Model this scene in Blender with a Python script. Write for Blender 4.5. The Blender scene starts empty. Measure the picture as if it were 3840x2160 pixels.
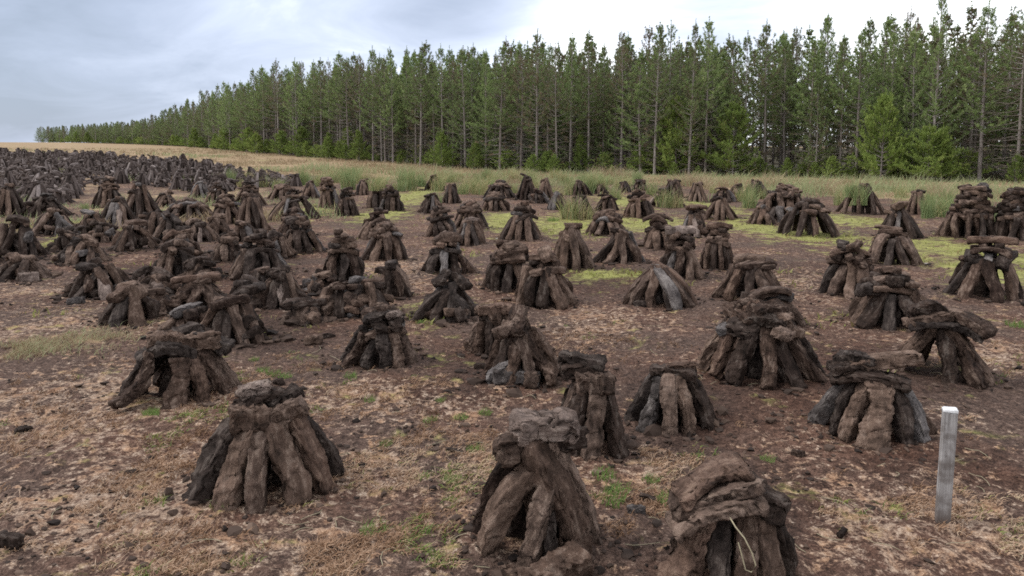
import bpy, math, random
import numpy as np
from mathutils import Matrix, Vector

# ------------------------------------------------------------------ camera, sky, sun, exposure
SC = bpy.context.scene
COL = SC.collection
R_ = math.radians

cam_data = bpy.data.cameras.new("camera")
cam_data.sensor_width = 36.0
cam_data.lens = 26.19
cam_data.shift_y = -0.0732
cam_data.clip_start = 0.05
cam_data.clip_end = 4000.0
cam = bpy.data.objects.new("camera", cam_data)
cam.location = (0, 0, 1.6)
cam.rotation_euler = (R_(85.0), 0, 0)
COL.objects.link(cam)
SC.camera = cam

SUN_AZ, SUN_EL = R_(-75.0), R_(50.0)          # azimuth clockwise from +Y
sun_data = bpy.data.lights.new("sun", 'SUN')
sun_data.energy = 1.5
sun_data.angle = R_(24.0)
sun_data.color = (1.0, 0.96, 0.9)
sun = bpy.data.objects.new("sun", sun_data)
sd = Vector((math.sin(SUN_AZ) * math.cos(SUN_EL), math.cos(SUN_AZ) * math.cos(SUN_EL), math.sin(SUN_EL)))
sun.rotation_euler = sd.to_track_quat('Z', 'Y').to_euler()
COL.objects.link(sun)

SC.view_settings.view_transform = 'Standard'
SC.view_settings.look = 'None'
SC.view_settings.gamma = 1.0
SC.view_settings.use_curve_mapping = False
SC.view_settings.exposure = 0.78
SC.render.engine = 'CYCLES'
SC.cycles.max_bounces = 6
SC.cycles.transparent_max_bounces = 4
SC.cycles.use_denoising = False
SC.cycles.filter_width = 1.7


class G:
    """small helper to write node graphs"""
    def __init__(self, nt):
        self.nt = nt
        nt.nodes.clear()

    def n(self, typ, ins=None, **props):
        nd = self.nt.nodes.new(typ)
        for k, v in props.items():
            setattr(nd, k, v)
        if ins:
            for k, v in ins.items():
                self.set(nd.inputs[k], v)
        return nd

    def set(self, sock, v):
        if isinstance(v, bpy.types.NodeSocket):
            self.nt.links.new(v, sock)
        elif isinstance(v, bpy.types.Node):
            self.nt.links.new(v.outputs[0], sock)
        else:
            if sock.type == 'RGBA' and len(v) == 3:
                v = (*v, 1.0)
            sock.default_value = v

    def math(self, op, a, b=0.0, c=None, clamp=False):
        ins = {0: a, 1: b}
        if c is not None:
            ins[2] = c
        return self.n('ShaderNodeMath', ins, operation=op, use_clamp=clamp).outputs[0]

    def mix(self, f, a, b, blend='MIX'):
        nd = self.n('ShaderNodeMix', data_type='RGBA', blend_type=blend)
        self.set(nd.inputs[0], f)
        self.set(nd.inputs[6], a)
        self.set(nd.inputs[7], b)
        return nd.outputs[2]

    def ramp(self, fac, stops, interp='LINEAR'):
        nd = self.n('ShaderNodeValToRGB', {0: fac})
        cr = nd.color_ramp
        cr.interpolation = interp
        while len(cr.elements) < len(stops):
            cr.elements.new(0.5)
        for e, (p, c) in zip(cr.elements, stops):
            e.position = p
            e.color = (*c, 1.0) if len(c) == 3 else c
        return nd.outputs[0]

    def noise(self, vec, scale, detail=4.0, rough=0.55, dist=0.0):
        nd = self.n('ShaderNodeTexNoise', {'Vector': vec, 'Scale': scale, 'Detail': detail, 'Roughness': rough,
                                           'Distortion': dist})
        return nd.outputs[0]

    def step(self, v, lo, hi):
        nd = self.n('ShaderNodeMapRange', {0: v, 1: lo, 2: hi, 3: 0.0, 4: 1.0}, interpolation_type='SMOOTHSTEP')
        return nd.outputs[0]


world = bpy.data.worlds.new("World")
SC.world = world
world.use_nodes = True
g = G(world.node_tree)
sky = g.n('ShaderNodeTexSky', sky_type='NISHITA', sun_disc=False, sun_elevation=SUN_EL, sun_rotation=SUN_AZ)
tc = g.n('ShaderNodeTexCoord')
d = g.n('ShaderNodeVectorMath', {0: tc.outputs['Generated']}, operation='NORMALIZE').outputs[0]
sep = g.n('ShaderNodeSeparateXYZ', {0: d})
den = g.math('ADD', g.math('MAXIMUM', sep.outputs[2], 0.0), 0.27)
px = g.math('DIVIDE', sep.outputs[0], den)
py = g.math('DIVIDE', sep.outputs[1], den)
cp_ = g.n('ShaderNodeCombineXYZ', {0: px, 1: py, 2: 3.7}).outputs[0]
big = g.noise(cp_, 0.5, 3.0, 0.5, 0.6)
fine = g.noise(g.n('ShaderNodeMapping', {0: cp_, 3: (1.0, 1.25, 1)}).outputs[0], 2.0, 6.0, 0.58, 0.5)
# bright thin overcast with a greyer bank to the left and a lavender patch ahead
def bank(az, el, width):
    a, e = R_(az), R_(el)
    dv = (math.sin(a) * math.cos(e), math.cos(a) * math.cos(e), math.sin(e))
    dot = g.n('ShaderNodeVectorMath', {0: d, 1: dv}, operation='DOT_PRODUCT').outputs['Value']
    return g.math('EXPONENT', g.math('MULTIPLY', g.math('SUBTRACT', dot, 1.0), 1.0 / R_(width) ** 2))
v = g.math('ADD', 0.62, g.math('MULTIPLY', big, 0.42))
v = g.math('ADD', v, g.math('MULTIPLY', g.math('SUBTRACT', fine, 0.5), 0.75))
v = g.math('SUBTRACT', v, g.math('MULTIPLY', bank(-36, 10, 15.0), 0.88))
v = g.math('SUBTRACT', v, g.math('MULTIPLY', bank(-4, 14.0, 4.8), 0.66))
v = g.math('SUBTRACT', v, g.math('MULTIPLY', bank(16, 11.5, 5.0), 0.30))
cloud = g.ramp(v, [(0.0, (.25, .295, .375)), (0.22, (.325, .375, .48)), (0.48, (.49, .545, .67)), (0.72, (.80, .84, .92)),
                   (0.95, (1.10, 1.10, 1.10))])
thin = g.n('ShaderNodeVectorMath', {0: sky.outputs[0], 'Scale': 0.07}, operation='SCALE').outputs[0]
skyc = g.mix(0.9, thin, cloud)
bg = g.n('ShaderNodeBackground', {0: skyc, 1: 1.0})
g.n('ShaderNodeOutputWorld', {0: bg})

# ------------------------------------------------------------------ tables (metres, camera stands over the origin looking along +Y)
STACKS = [
    (-1.180, 3.466, 0.370, 0.471, 'hero1', 'b', 'large turf stack at lower left with thick upright sods and small pale lump on top'),
    (-2.175, 4.792, 0.371, 0.413, 'hero2', 'd', 'turf stack whose leftmost sod curls outward at its foot beside the bare straw ground'),
    (0.102, 2.941, 0.235, 0.526, 'hero3', 'b', 'tall front turf stack with pale topped block and a fallen pale sod at its foot'),
    (0.416, 3.929, 0.199, 0.496, 'hero4', 'd', 'narrow dark turf stack leaning close behind the tall front stack with the pale topped block'),
    (0.953, 4.310, 0.259, 0.353, 'hero5', 'b', 'low tidy turf stack of upright grey brown sods with a flat top'),
    (0.810, 2.662, 0.220, 0.455, 'hero6', 'b', 'front turf stack under broad layered slabs with a hanging loop of pale root'),
    (2.046, 4.117, 0.319, 0.432, 'hero7', 'b', 'broad turf stack beside the wooden stake, one wide sod in front, flat slabs on top'),
    (1.736, 5.143, 0.412, 0.510, 'dome', 'b', 'wide turf stack of fanned sods under a mound of broken slabs'),
    (2.977, 5.126, 0.321, 0.485, 'tripod', 'b', 'open turf stack with a dark hollow under its slabs, upper left of the wooden stake'),
    (-1.020, 5.616, 0.292, 0.394, 'tower', 'd', 'dark turf stack with a small whitish chip on top, standing alone in the left centre'),
    (0.091, 5.214, 0.299, 0.423, 'mess', 'b', 'tumbled turf stack with slanting sods and flat dark slab, in mid field'),
    (-0.160, 5.858, 0.203, 0.349, 'cone', 'b', 'small turf stack with reddish top sod, half hidden behind the tumbled middle stack'),
    (3.459, 6.689, 0.375, 0.537, 'tower', 'd', 'turf stack topped with a long tilted slab and jumbled black lumps'),
    (2.290, 6.617, 0.344, 0.361, 'flat', 'b', 'turf stack hidden low behind the wide fanned stack, only its rounded slab showing'),
    (2.552, 7.827, 0.376, 0.475, 'flat', 'b', 'turf stack roofed by two overlapping pale edged slabs with small rubble on top'),
    (5.206, 8.139, 0.423, 0.642, 'tower', 'b', 'tall neat turf stack near the right edge capped with a long flat reddish sod'),
    (3.819, 8.190, 0.339, 0.614, 'tower', 'b', 'turf stack with three layers of crosswise sods above its upright ring'),
    (5.369, 10.409, 0.417, 0.544, 'flat', 'd', 'turf stack with a long level slab on top, just behind the three layered stack'),
    (1.517, 7.629, 0.397, 0.421, 'arch', 'b', 'turf stack with a long pale grey cracked sod arching down its front'),
    (0.320, 7.673, 0.338, 0.589, 'tower', 'b', 'tall turf stack with jumbled grey sods heaped on a ring of long brown legs'),
    (-0.074, 8.577, 0.297, 0.554, 'dome', 'b', 'rounded turf stack of bowed sods tucked behind the tall jumbled one'),
    (-0.582, 7.014, 0.309, 0.401, 'mess', 'd', 'low spread turf stack with a long black sod slanting down its left side'),
    (0.797, 10.051, 0.308, 0.629, 'peak', 'b', 'steep turf stack with one very long sod sloping down its right side'),
    (1.615, 10.630, 0.369, 0.487, 'cone', 'd', 'turf stack with a black sod leaning out left and two knobs on top'),
    (2.101, 9.112, 0.280, 0.601, 'tower', 'b', 'turf stack with a rounded light slab on top, above the arched grey sod'),
    (2.727, 9.877, 0.232, 0.592, 'tower', 'b', 'narrow turf stack with a level reddish sod balanced on top'),
    (2.426, 11.961, 0.319, 0.508, 'tower', 'b', 'turf stack crowned by one thin curved sod like a bow'),
    (3.274, 13.365, 0.267, 0.546, 'mess', 'd', 'small turf stack with crumbled reddish top and one pale grey sod'),
    (4.719, 16.735, 0.393, 0.486, 'cone', 'b', 'turf stack of steep overlapping sods at the edge of the yellow moss'),
    (6.428, 22.501, 0.432, 0.452, 'flat', 'b', 'turf stack with a slab roof tilted left, behind the steep overlapping one'),
    (7.057, 23.396, 0.312, 0.481, 'cone', 'd', 'small dark turf stack just right of the slab roofed one'),
    (5.553, 22.419, 0.335, 0.587, 'cone', 'b', 'small turf stack of three leaning sods with a blunt cap'),
    (4.429, 20.584, 0.330, 0.780, 'cone', 'd', 'turf stack overgrown with thin grass near the tan grass'),
    (7.873, 23.940, 0.511, 0.608, 'cone', 'b', 'turf stack with green rushes growing up its front'),
    (5.987, 16.491, 0.616, 0.829, 'bigdome', 'b', 'very large broad turf mound covered with loose slabs'),
    (5.342, 15.757, 0.345, 0.399, 'cone', 'b', 'small tent like turf stack at the foot of the very large mound'),
    (5.505, 13.811, 0.590, 0.710, 'dome', 'd', 'large round topped turf stack with many short legs on yellow moss'),
    (8.586, 18.378, 0.613, 0.790, 'cone', 'd', 'dark turf stack sprouting a thick clump of grass from its middle'),
    (7.101, 13.571, 0.416, 0.617, 'peak', 'd', 'turf stack with dark slanting sods and a diamond shaped lump on top'),
    (9.828, 18.090, 0.270, 0.599, 'cone', 'b', 'turf stack half hidden by the green rushes on the right'),
    (8.229, 13.411, 0.501, 0.937, 'wall', 'b', 'tall square turf clamp of stacked layers at the far right'),
    (8.758, 12.933, 0.328, 0.871, 'wall', 'd', 'dark turf clamp cut off by the right edge'),
    (2.994, 17.238, 0.423, 0.656, 'tower', 'b', 'turf stack with two curved flat sods on top in the bright moss'),
    (4.282, 20.673, 0.430, 0.523, 'dome', 'b', 'turf stack with a pale stick like sod standing against its left side'),
    (5.360, 24.332, 0.292, 0.631, 'cone', 'd', 'little turf stack with thin straw on its shoulder'),
    (4.811, 28.143, 0.300, 0.434, 'flat', 'd', 'little far turf stack with a knobby crown beside the tall straw'),
    (4.103, 27.132, 0.275, 0.418, 'cone', 'd', 'tiny round turf stack farthest left of the tall straw'),
    (1.746, 13.831, 0.391, 0.464, 'dome', 'b', 'turf stack with a bowed sod along its right flank, on green moss'),
    (1.543, 17.027, 0.409, 0.549, 'cone', 'b', 'turf stack with grass tufts on its left side'),
    (2.437, 19.043, 0.315, 0.435, 'flat', 'b', 'turf stack with a flat wide sod lying across it'),
    (2.339, 25.441, 0.421, 0.519, 'cone', 'd', 'dark turf stack under grey rush stems'),
    (3.116, 26.498, 0.339, 0.361, 'cone', 'd', 'small turf stack leaning against its neighbour under rush stems'),
    (1.179, 19.315, 0.320, 0.470, 'cone', 'g', 'small grey pointed turf stack in the bright moss'),
    (0.120, 13.092, 0.391, 0.651, 'tower', 'b', 'tall neat turf stack with a narrow chimney of sods in the middle distance'),
    (0.447, 22.597, 0.374, 0.784, 'mess', 'd', 'turf stack in the rushes under a tall blade of grass'),
    (0.967, 22.038, 0.294, 0.687, 'cone', 'b', 'slim turf stack right of the one under the tall blade'),
    (0.823, 21.349, 0.342, 0.396, 'mess', 'b', 'tiny low pair of sods at the foot of the slim stack'),
    (-0.417, 23.627, 0.555, 0.583, 'dome', 'd', 'dark domed turf stack on the slope above the bright moss'),
    (-0.427, 18.996, 0.385, 0.478, 'dome', 'b', 'low turf stack of short upright sods in front of the dark domed one'),
    (-0.851, 15.107, 0.383, 0.570, 'dome', 'b', 'tall rounded turf stack of bowed sods behind a smaller fluted one'),
    (-0.732, 12.486, 0.306, 0.427, 'cone', 'b', 'fluted turf stack of slim sods with a small pale cap'),
    (-1.285, 13.592, 0.305, 0.564, 'tower', 'd', 'turf stack with a black blunt tower on top'),
    (-0.892, 9.613, 0.339, 0.490, 'tower', 'b', 'turf stack with a large overhanging cap and a sod splayed out at its right'),
    (-1.993, 18.513, 0.346, 0.487, 'cone', 'd', 'pyramid turf stack beside the yellow moss hummock'),
    (-3.043, 28.764, 0.422, 0.592, 'mess', 'd', 'turf stack showing above the rushes left of the pale green grass'),
    (-1.792, 21.608, 0.300, 0.589, 'cone', 'd', 'turf stack with a rush clump before its foot'),
    (-3.106, 19.204, 0.369, 0.651, 'tower', 'd', 'upright turf stack with a square cap beside the grassy sod'),
    (-3.732, 20.328, 0.315, 0.541, 'grassy', 'd', 'turf stack with an old grass turf and straw growing from it'),
    (-5.090, 25.325, 0.297, 0.551, 'cone', 'b', 'slim turf stack between rushes'),
    (-3.927, 17.618, 0.310, 0.682, 'tower', 'd', 'turf stack with three flat dark sods stacked above a white streaked ring'),
    (-4.913, 20.172, 0.323, 0.872, 'tower', 'b', 'tallest of the turf stacks near the rushes, with a rounded crown'),
    (-6.475, 23.788, 0.330, 0.589, 'peak', 'b', 'pointed turf stack standing in green grass'),
    (-7.197, 23.360, 0.485, 0.495, 'dome', 'b', 'small arched turf stack left of the pointed one'),
    (-4.952, 16.854, 0.647, 0.695, 'tower', 'd', 'broad turf stack with two dark towers of slabs'),
    (-3.895, 13.424, 0.338, 0.534, 'dome', 'b', 'turf stack of thick slabs behind a dark capped one'),
    (-3.241, 11.339, 0.375, 0.504, 'tower', 'd', 'turf stack with blue black wet sod on top'),
    (-5.003, 14.381, 0.371, 0.751, 'cone', 'b', 'turf stack with long pale sods at its right'),
    (-6.155, 16.029, 0.373, 0.653, 'dome', 'b', 'turf stack of arched sods in the left middle distance'),
    (-7.322, 20.727, 0.509, 0.686, 'tower', 'd', 'turf stack capped by dark flat slabs behind the arched sods'),
    (-8.193, 20.798, 0.406, 0.594, 'tower', 'd', 'turf stack with knobby black crown'),
    (-9.998, 23.788, 0.345, 0.526, 'cone', 'g', 'pale grey turf stack with a white lump on its shoulder'),
    (-9.467, 20.375, 0.398, 0.440, 'mess', 'd', 'low dark turf stack beside the tan grass gap'),
    (-8.575, 17.240, 0.467, 0.840, 'peak', 'b', 'turf stack with a brown blunt head between the grey field and the moss'),
    (-11.098, 20.406, 0.450, 0.885, 'tower', 'd', 'black turf tower with a rounded head at the edge of the grey field'),
    (-8.393, 15.708, 0.425, 0.588, 'cone', 'g', 'turf stack with one bright grey sod in front'),
    (-6.890, 13.977, 0.308, 0.362, 'mess', 'd', 'low dark turf pile behind the rounded boulder like one'),
    (-7.421, 16.922, 0.639, 0.465, 'dome', 'b', 'large rounded turf mound with sods lying along its back'),
    (-5.870, 12.756, 0.361, 0.505, 'mess', 'b', 'turf pile with a blunt upright sod at its left'),
    (-5.434, 12.829, 0.444, 0.360, 'mess', 'd', 'turf pile with one thin upright light sod and black lumps'),
    (-5.916, 11.571, 0.357, 0.432, 'mess', 'b', 'boulder like turf pile with broad blunt sods'),
    (-7.011, 12.751, 0.241, 0.313, 'mess', 'd', 'small black turf pile with one glinting sod'),
    (-11.096, 17.575, 0.664, 0.543, 'mess', 'd', 'wide low turf pile with a black lump at its left'),
    (-11.833, 17.412, 0.460, 0.795, 'cone', 'b', 'reddish turf stack cut by the left edge'),
    (-8.370, 13.607, 0.480, 0.483, 'mess', 'b', 'turf pile with big blunt lumps and a dark hollow'),
    (-7.144, 10.694, 0.438, 0.595, 'mess', 'd', 'tall rough turf pile at the left edge with a glinting grey lump'),
    (-6.169, 9.268, 0.365, 0.304, 'mess', 'b', 'low turf pile with one round pale lump in front'),
    (-6.033, 10.355, 0.359, 0.331, 'mess', 'd', 'crumbled turf heap flattened on the ground'),
    (-4.584, 8.202, 0.367, 0.399, 'mess', 'd', 'turf pile with a rounded sod at left and a grey tilted sod on top'),
    (-3.579, 6.846, 0.323, 0.389, 'hero8', 'b', 'turf pile like a tent of two broad sods at the left of the field'),
    (-4.332, 9.522, 0.420, 0.423, 'mess', 'd', 'turf pile with blue grey wet sod near its top'),
    (-3.878, 9.199, 0.203, 0.238, 'mess', 'b', 'small broken turf pile touching the blue topped pile'),
    (-4.033, 10.497, 0.231, 0.359, 'mess', 'd', 'low turf pile left of the long roofed one'),
    (-3.227, 9.369, 0.398, 0.543, 'tower', 'd', 'turf pile with a long dark roof sod in the left centre'),
    (-2.378, 7.607, 0.259, 0.379, 'cone', 'd', 'turf pile with light sods in a cleft and dark flank'),
    (-3.239, 7.587, 0.334, 0.291, 'mess', 'b', 'broken turf pile with reddish flat sods'),
    (-2.382, 6.181, 0.321, 0.415, 'mess', 'd', 'jumbled dark turf pile with a round head, behind the curled sod stack'),
    (-2.831, 6.366, 0.220, 0.258, 'mess', 'd', 'dark round headed turf pile between the curled sod stack and the jumbled pile'),
    (-1.707, 7.184, 0.288, 0.286, 'mess', 'b', 'collapsed turf pile of small lumps spread to the left'),
    (-2.038, 8.919, 0.262, 0.584, 'tower', 'b', 'turf stack with a thick double cap above three straight pale legs'),
    (-1.311, 7.998, 0.203, 0.386, 'peak', 'd', 'turf stack with long sods slanting right beneath a black top'),
    (-1.431, 7.169, 0.268, 0.336, 'mess', 'b', 'reddish turf pile leaning against the stack with slanting sods'),
    (-2.464, 13.367, 0.385, 0.510, 'tower', 'b', 'turf stack with a wide jumbled head behind the ribbed one'),
    (-1.934, 6.881, 0.165, 0.191, 'mess', 'd', 'low dark turf pile between the collapsed pile and the jumbled pile'),
    (-6.473, 13.569, 0.308, 0.435, 'cone', 'd', 'small turf stack left of the large rounded mound'),
    (-5.301, 13.278, 0.301, 0.403, 'mess', 'b', 'rough turf pile behind the long roofed one'),
    (-2.774, 8.165, 0.218, 0.280, 'mess', 'd', 'dark turf pile left of the cleft one with light sods'),
    (-3.491, 7.253, 0.183, 0.238, 'mess', 'b', 'small turf pile between the two sod tent and the red flat pile'),
    (-7.867, 13.871, 0.323, 0.409, 'mess', 'd', 'low dark turf pile beside the small black one'),
    (-3.972, 8.224, 0.223, 0.271, 'mess', 'd', 'dark turf pile right of the grey tilted sod pile'),
    (-4.611, 12.690, 0.272, 0.360, 'cone', 'd', 'dark turf stack in front of the arched sods'),
    (-3.406, 10.753, 0.230, 0.311, 'cone', 'b', 'brown turf stack just left of the blue black topped one'),
    (-2.687, 7.482, 0.203, 0.260, 'mess', 'd', 'dark turf pile above the jumbled round headed pile'),
    (-4.852, 10.906, 0.295, 0.358, 'mess', 'b', 'brown turf pile in front of the large rounded mound'),
    (-6.781, 11.370, 0.286, 0.330, 'mess', 'd', 'dark turf pile behind the crumbled heap'),
    (-2.163, 8.196, 0.175, 0.199, 'mess', 'd', 'dark turf pile left of the double capped stack'),
    (-1.838, 10.729, 0.315, 0.563, 'dome', 'b', 'ribbed turf stack with thin pale edged sods at its right'),
]
MOSS = [(-0.16, 16.39, 0.79, 2.02), (1.1, 15.52, 0.99, 2.07), (5.47, 13.72, 1.1, 1.42), (4.89, 15.15, 0.65, 1.96), (7.07, 11.82, 0.88, 1.68), (6.22, 9.67, 0.62, 1.3), (2.93, 15.52, 1.16, 1.82), (-5.36, 18.42, 0.88, 2.08), (-5.13, 19.65, 0.63, 2.64), (-7.71, 19.65, 0.52, 1.95), (-3.25, 25.51, 0.68, 6.99), (7.4, 16.39, 0.96, 1.46), (-7.6, 13.13, 0.42, 1.47), (-9.49, 15.97, 0.51, 1.73), (0.41, 9.36, 0.3, 0.6), (1.07, 9.36, 0.6, 0.42), (3.29, 22.62, 0.72, 3.86), (5.77, 11.15, 0.59, 1.07), (7.39, 11.15, 0.48, 2.18), (-0.74, 7.28, 0.27, 0.55), (5.45, 20.29, 0.54, 2.81), (-3.14, 17.87, 0.76, 1.96)]
OLIVE = [(-3.63, 6.08, 0.55, 0.34), (-3.89, 5.81, 0.28, 0.19)]
STRAW = [(-4.28, 6.93, 0.96, 1.19), (-2.79, 4.68, 0.82, 0.87), (-1.81, 3.3, 0.74, 0.65), (-0.76, 2.8, 0.6, 0.26), (-5.49, 8.55, 0.68, 0.63), (0.57, 6.47, 0.52, 0.73), (-0.74, 4.68, 0.75, 0.46), (3.54, 5.59, 0.42, 0.55), (2.01, 3.12, 0.25, 0.43), (1.49, 3.12, 0.33, 0.43), (-0.08, 3.61, 0.38, 0.42), (-0.7, 3.75, 0.3, 0.4), (0.82, 3.61, 0.23, 0.38), (2.48, 4.26, 0.45, 0.26), (-1.5, 9.67, 0.83, 1.3), (3.49, 9.08, 0.97, 1.14)]
BAREPEAT = [(-4.08, 9.36, 1.65, 2.2), (-2.21, 6.93, 0.74, 1.01), (0.04, 5.59, 0.78, 0.89), (2.48, 5.28, 0.93, 0.9), (1.18, 4.68, 0.62, 0.7), (1.12, 3.3, 0.35, 0.48), (2.11, 3.61, 0.44, 0.28), (-6.67, 12.56, 1.61, 2.2), (1.04, 9.08, 1.26, 1.14), (3.6, 9.36, 1.25, 1.22), (1.95, 4.68, 0.65, 0.46), (1.02, 4.02, 0.26, 0.23), (1.3, 3.3, 0.28, 0.4), (-0.38, 5.01, 0.53, 0.53), (-1.92, 6.47, 0.55, 0.88), (2.31, 3.61, 0.31, 0.28)]
FIELD = [(-41.96, 58.5), (-38.22, 61.5), (-33.29, 60.27), (-23.68, 51.23), (-17.03, 43.89), (-11.82, 37.67), (-8.51, 30.75), (-9.67, 28.38), (-10.48, 26.4), (-11.54, 26.4), (-14.07, 29.66), (-17.33, 32.22), (-15.8, 27.43), (-12.14, 20.29), (-13.64, 21.46), (-15.48, 21.46)]
BOG_EDGE = [(-55.99, 52.95), (-42.46, 59.21), (-38.22, 61.5), (-33.76, 61.12), (-24.25, 52.47), (-17.76, 45.78), (-12.47, 39.77), (-8.31, 38.2), (-3.64, 36.33), (0.23, 35.46), (4.81, 33.12), (7.09, 30.75), (8.22, 26.88), (10.39, 25.51), (12.72, 23.5), (15.28, 21.77), (17.51, 20.29)]
RUSHES = [(-3.84, 28.38, 0.9, 1), (-3.74, 30.75, 0.8, 1), (-4.14, 27.87, 0.6, 1), (-1.54, 26.61, 0.8, 0), (-1.0, 25.51, 0.9, 0), (-1.75, 25.51, 0.7, 0), (-0.73, 28.38, 0.7, 0), (0.69, 30.75, 0.8, 0), (-2.8, 27.87, 0.7, 0), (-6.19, 28.38, 0.6, 0), (-8.01, 30.75, 0.6, 0), (-9.48, 32.4, 0.6, 0), (-8.91, 28.38, 0.6, 0), (-10.31, 30.75, 0.5, 0), (-6.66, 26.61, 0.5, 1), (2.73, 26.61, 0.7, 0), (2.07, 25.51, 0.8, 0), (3.29, 23.5, 0.6, 0), (4.25, 29.25, 0.7, 0), (6.28, 19.65, 0.7, 1), (7.04, 22.62, 0.6, 0), (9.96, 17.34, 0.75, 1), (10.77, 18.42, 0.7, 1), (9.46, 16.86, 0.6, 1), (9.95, 19.02, 0.5, 0), (9.04, 20.29, 0.6, 0), (8.79, 13.72, 0.6, 1), (8.76, 13.23, 0.5, 1), (-5.39, 30.75, 0.6, 0), (1.41, 23.5, 0.6, 0), (-9.18, 17.34, 0.35, 0), (-10.93, 19.02, 0.35, 1), (-2.04, 20.29, 0.45, 1), (-12.9, 36.19, 0.6, 0), (-16.07, 33.54, 0.5, 0), (-14.26, 32.67, 0.5, 0), (-13.37, 34.42, 0.5, 0), (-22.1, 36.42, 0.5, 0), (-22.05, 43.2, 0.6, 0), (4.8, 25.51, 0.6, 0)]
RUSHES2 = [(-7.69, 30.57, 0.5979820666192317, 0), (-1.02, 36.69, 0.45526719662194964, 0), (-8.19, 34.27, 0.8482579342041852, 0), (2.93, 31.31, 0.7056272562176648, 1), (-0.62, 27.48, 0.6592724841533205, 0), (-0.06, 36.69, 0.7532920985147269, 0), (-7.93, 36.91, 0.7962108947915782, 0), (0.71, 27.37, 0.7356517934444811, 0), (-4.52, 28.1, 0.6278484224203043, 0), (4.27, 36.18, 0.5043875440802675, 1), (5.34, 31.76, 0.7006593163467216, 1), (-3.11, 32.34, 0.5903641955080721, 0), (-1.41, 27.15, 0.7227928546539866, 0), (2.78, 26.45, 0.7185094168650072, 1), (2.87, 26.67, 0.8118783938048946, 0), (0.79, 34.55, 0.7826431721093416, 0), (-8.18, 36.47, 0.7915769953690721, 0), (-10.55, 31.25, 0.6141847309383636, 1), (-6.23, 28.38, 0.7991068098512806, 1), (-1.27, 36.99, 0.7373761909794065, 1), (3.17, 26.56, 0.6521681494592176, 0), (-7.66, 36.47, 0.6899051235186403, 1), (-8.82, 32.08, 0.6941868491869366, 1), (-11.23, 30.82, 0.5755322079664367, 0), (4.17, 32.47, 0.6341638531383619, 0), (-0.52, 30.02, 0.6737044248061562, 0), (4.77, 31.0, 0.6224766213723731, 0), (-8.4, 33.39, 0.8411189265794541, 0), (-2.72, 37.51, 0.6160841375215528, 0), (-12.1, 32.08, 0.7028722141184461, 1), (-0.85, 31.44, 0.7217125592152434, 0), (0.54, 28.67, 0.45887298759632394, 1), (0.03, 26.67, 0.5504489112733881, 0), (-1.55, 33.12, 0.5955820357359828, 1), (-5.28, 30.02, 0.5701615893462357, 0), (2.11, 37.29, 0.6777032008282329, 0), (-7.22, 34.41, 0.7715230681579652, 1), (-8.91, 31.76, 0.7292265626699399, 1), (-6.7, 32.99, 0.7834155566229235, 0), (3.68, 35.18, 0.5846840940179523, 0), (3.85, 31.63, 0.5400111370891539, 1), (-2.9, 34.83, 0.7727108950501829, 0), (-9.52, 33.66, 0.7728905672667814, 0), (2.5, 32.86, 0.5018756551184427, 1), (2.33, 33.8, 0.5885417122667413, 0), (-4.7, 32.08, 0.8182449531950522, 1), (4.49, 20.66, 0.569994562906512, 1), (9.68, 20.37, 0.5293146770858964, 0), (11.99, 21.34, 0.5157468001321226, 1), (9.83, 20.99, 0.5653827810065217, 1), (7.1, 26.24, 0.3587861230664128, 0), (13.23, 20.91, 0.49423835100486285, 0), (12.07, 27.54, 0.475796789862007, 0), (12.4, 23.69, 0.4534376119323943, 0), (9.76, 26.14, 0.5654161791149167, 1), (16.7, 28.21, 0.40520079321662644, 0)]
STRAW_TUFTS = [(4.55, 40.24, 0.9), (4.95, 39.12, 1.0), (5.4, 38.66, 0.9), (5.87, 37.66, 0.8), (7.51, 30.75, 0.9), (7.53, 29.25, 0.8), (-0.68, 33.46, 0.7), (-2.97, 37.66, 0.7), (-1.71, 38.66, 0.8), (-12.07, 34.9, 0.6), (-11.88, 36.63, 0.6), (7.24, 31.38, 0.8), (-4.89, 40.24, 0.7), (-7.3, 38.2, 0.6), (0.44, 37.66, 0.8), (10.71, 30.75, 0.9), (13.53, 23.5, 0.8), (10.94, 25.51, 0.7), (-9.0, 39.45, 0.5), (-11.03, 39.93, 0.5)]
GREEN_TUFTS = [(0.45, 3.25, 0.1), (0.45, 3.51, 0.09), (0.49, 3.35, 0.1), (-0.58, 2.97, 0.09), (-0.31, 4.39, 0.07), (-0.49, 4.32, 0.07), (-1.71, 5.23, 0.08), (-1.61, 5.18, 0.08), (-1.81, 5.28, 0.08), (-1.15, 5.18, 0.07), (-0.17, 4.45, 0.07), (0.71, 3.26, 0.09), (-2.15, 4.32, 0.07), (-0.19, 3.85, 0.08), (-1.29, 3.19, 0.08), (4.55, 6.61, 0.12), (0.68, 3.51, 0.07), (-0.3, 3.47, 0.07), (-0.04, 3.96, 0.06), (-0.69, 3.96, 0.06), (-1.96, 5.54, 0.06), (-0.92, 4.68, 0.06), (-0.84, 6.76, 0.07), (-0.46, 4.68, 0.06), (1.31, 3.7, 0.06), (-0.06, 3.75, 0.07), (-2.19, 4.39, 0.08), (10.72, 15.97, 0.25), (-1.52, 15.97, 0.12), (0.9, 16.39, 0.2)]
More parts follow.
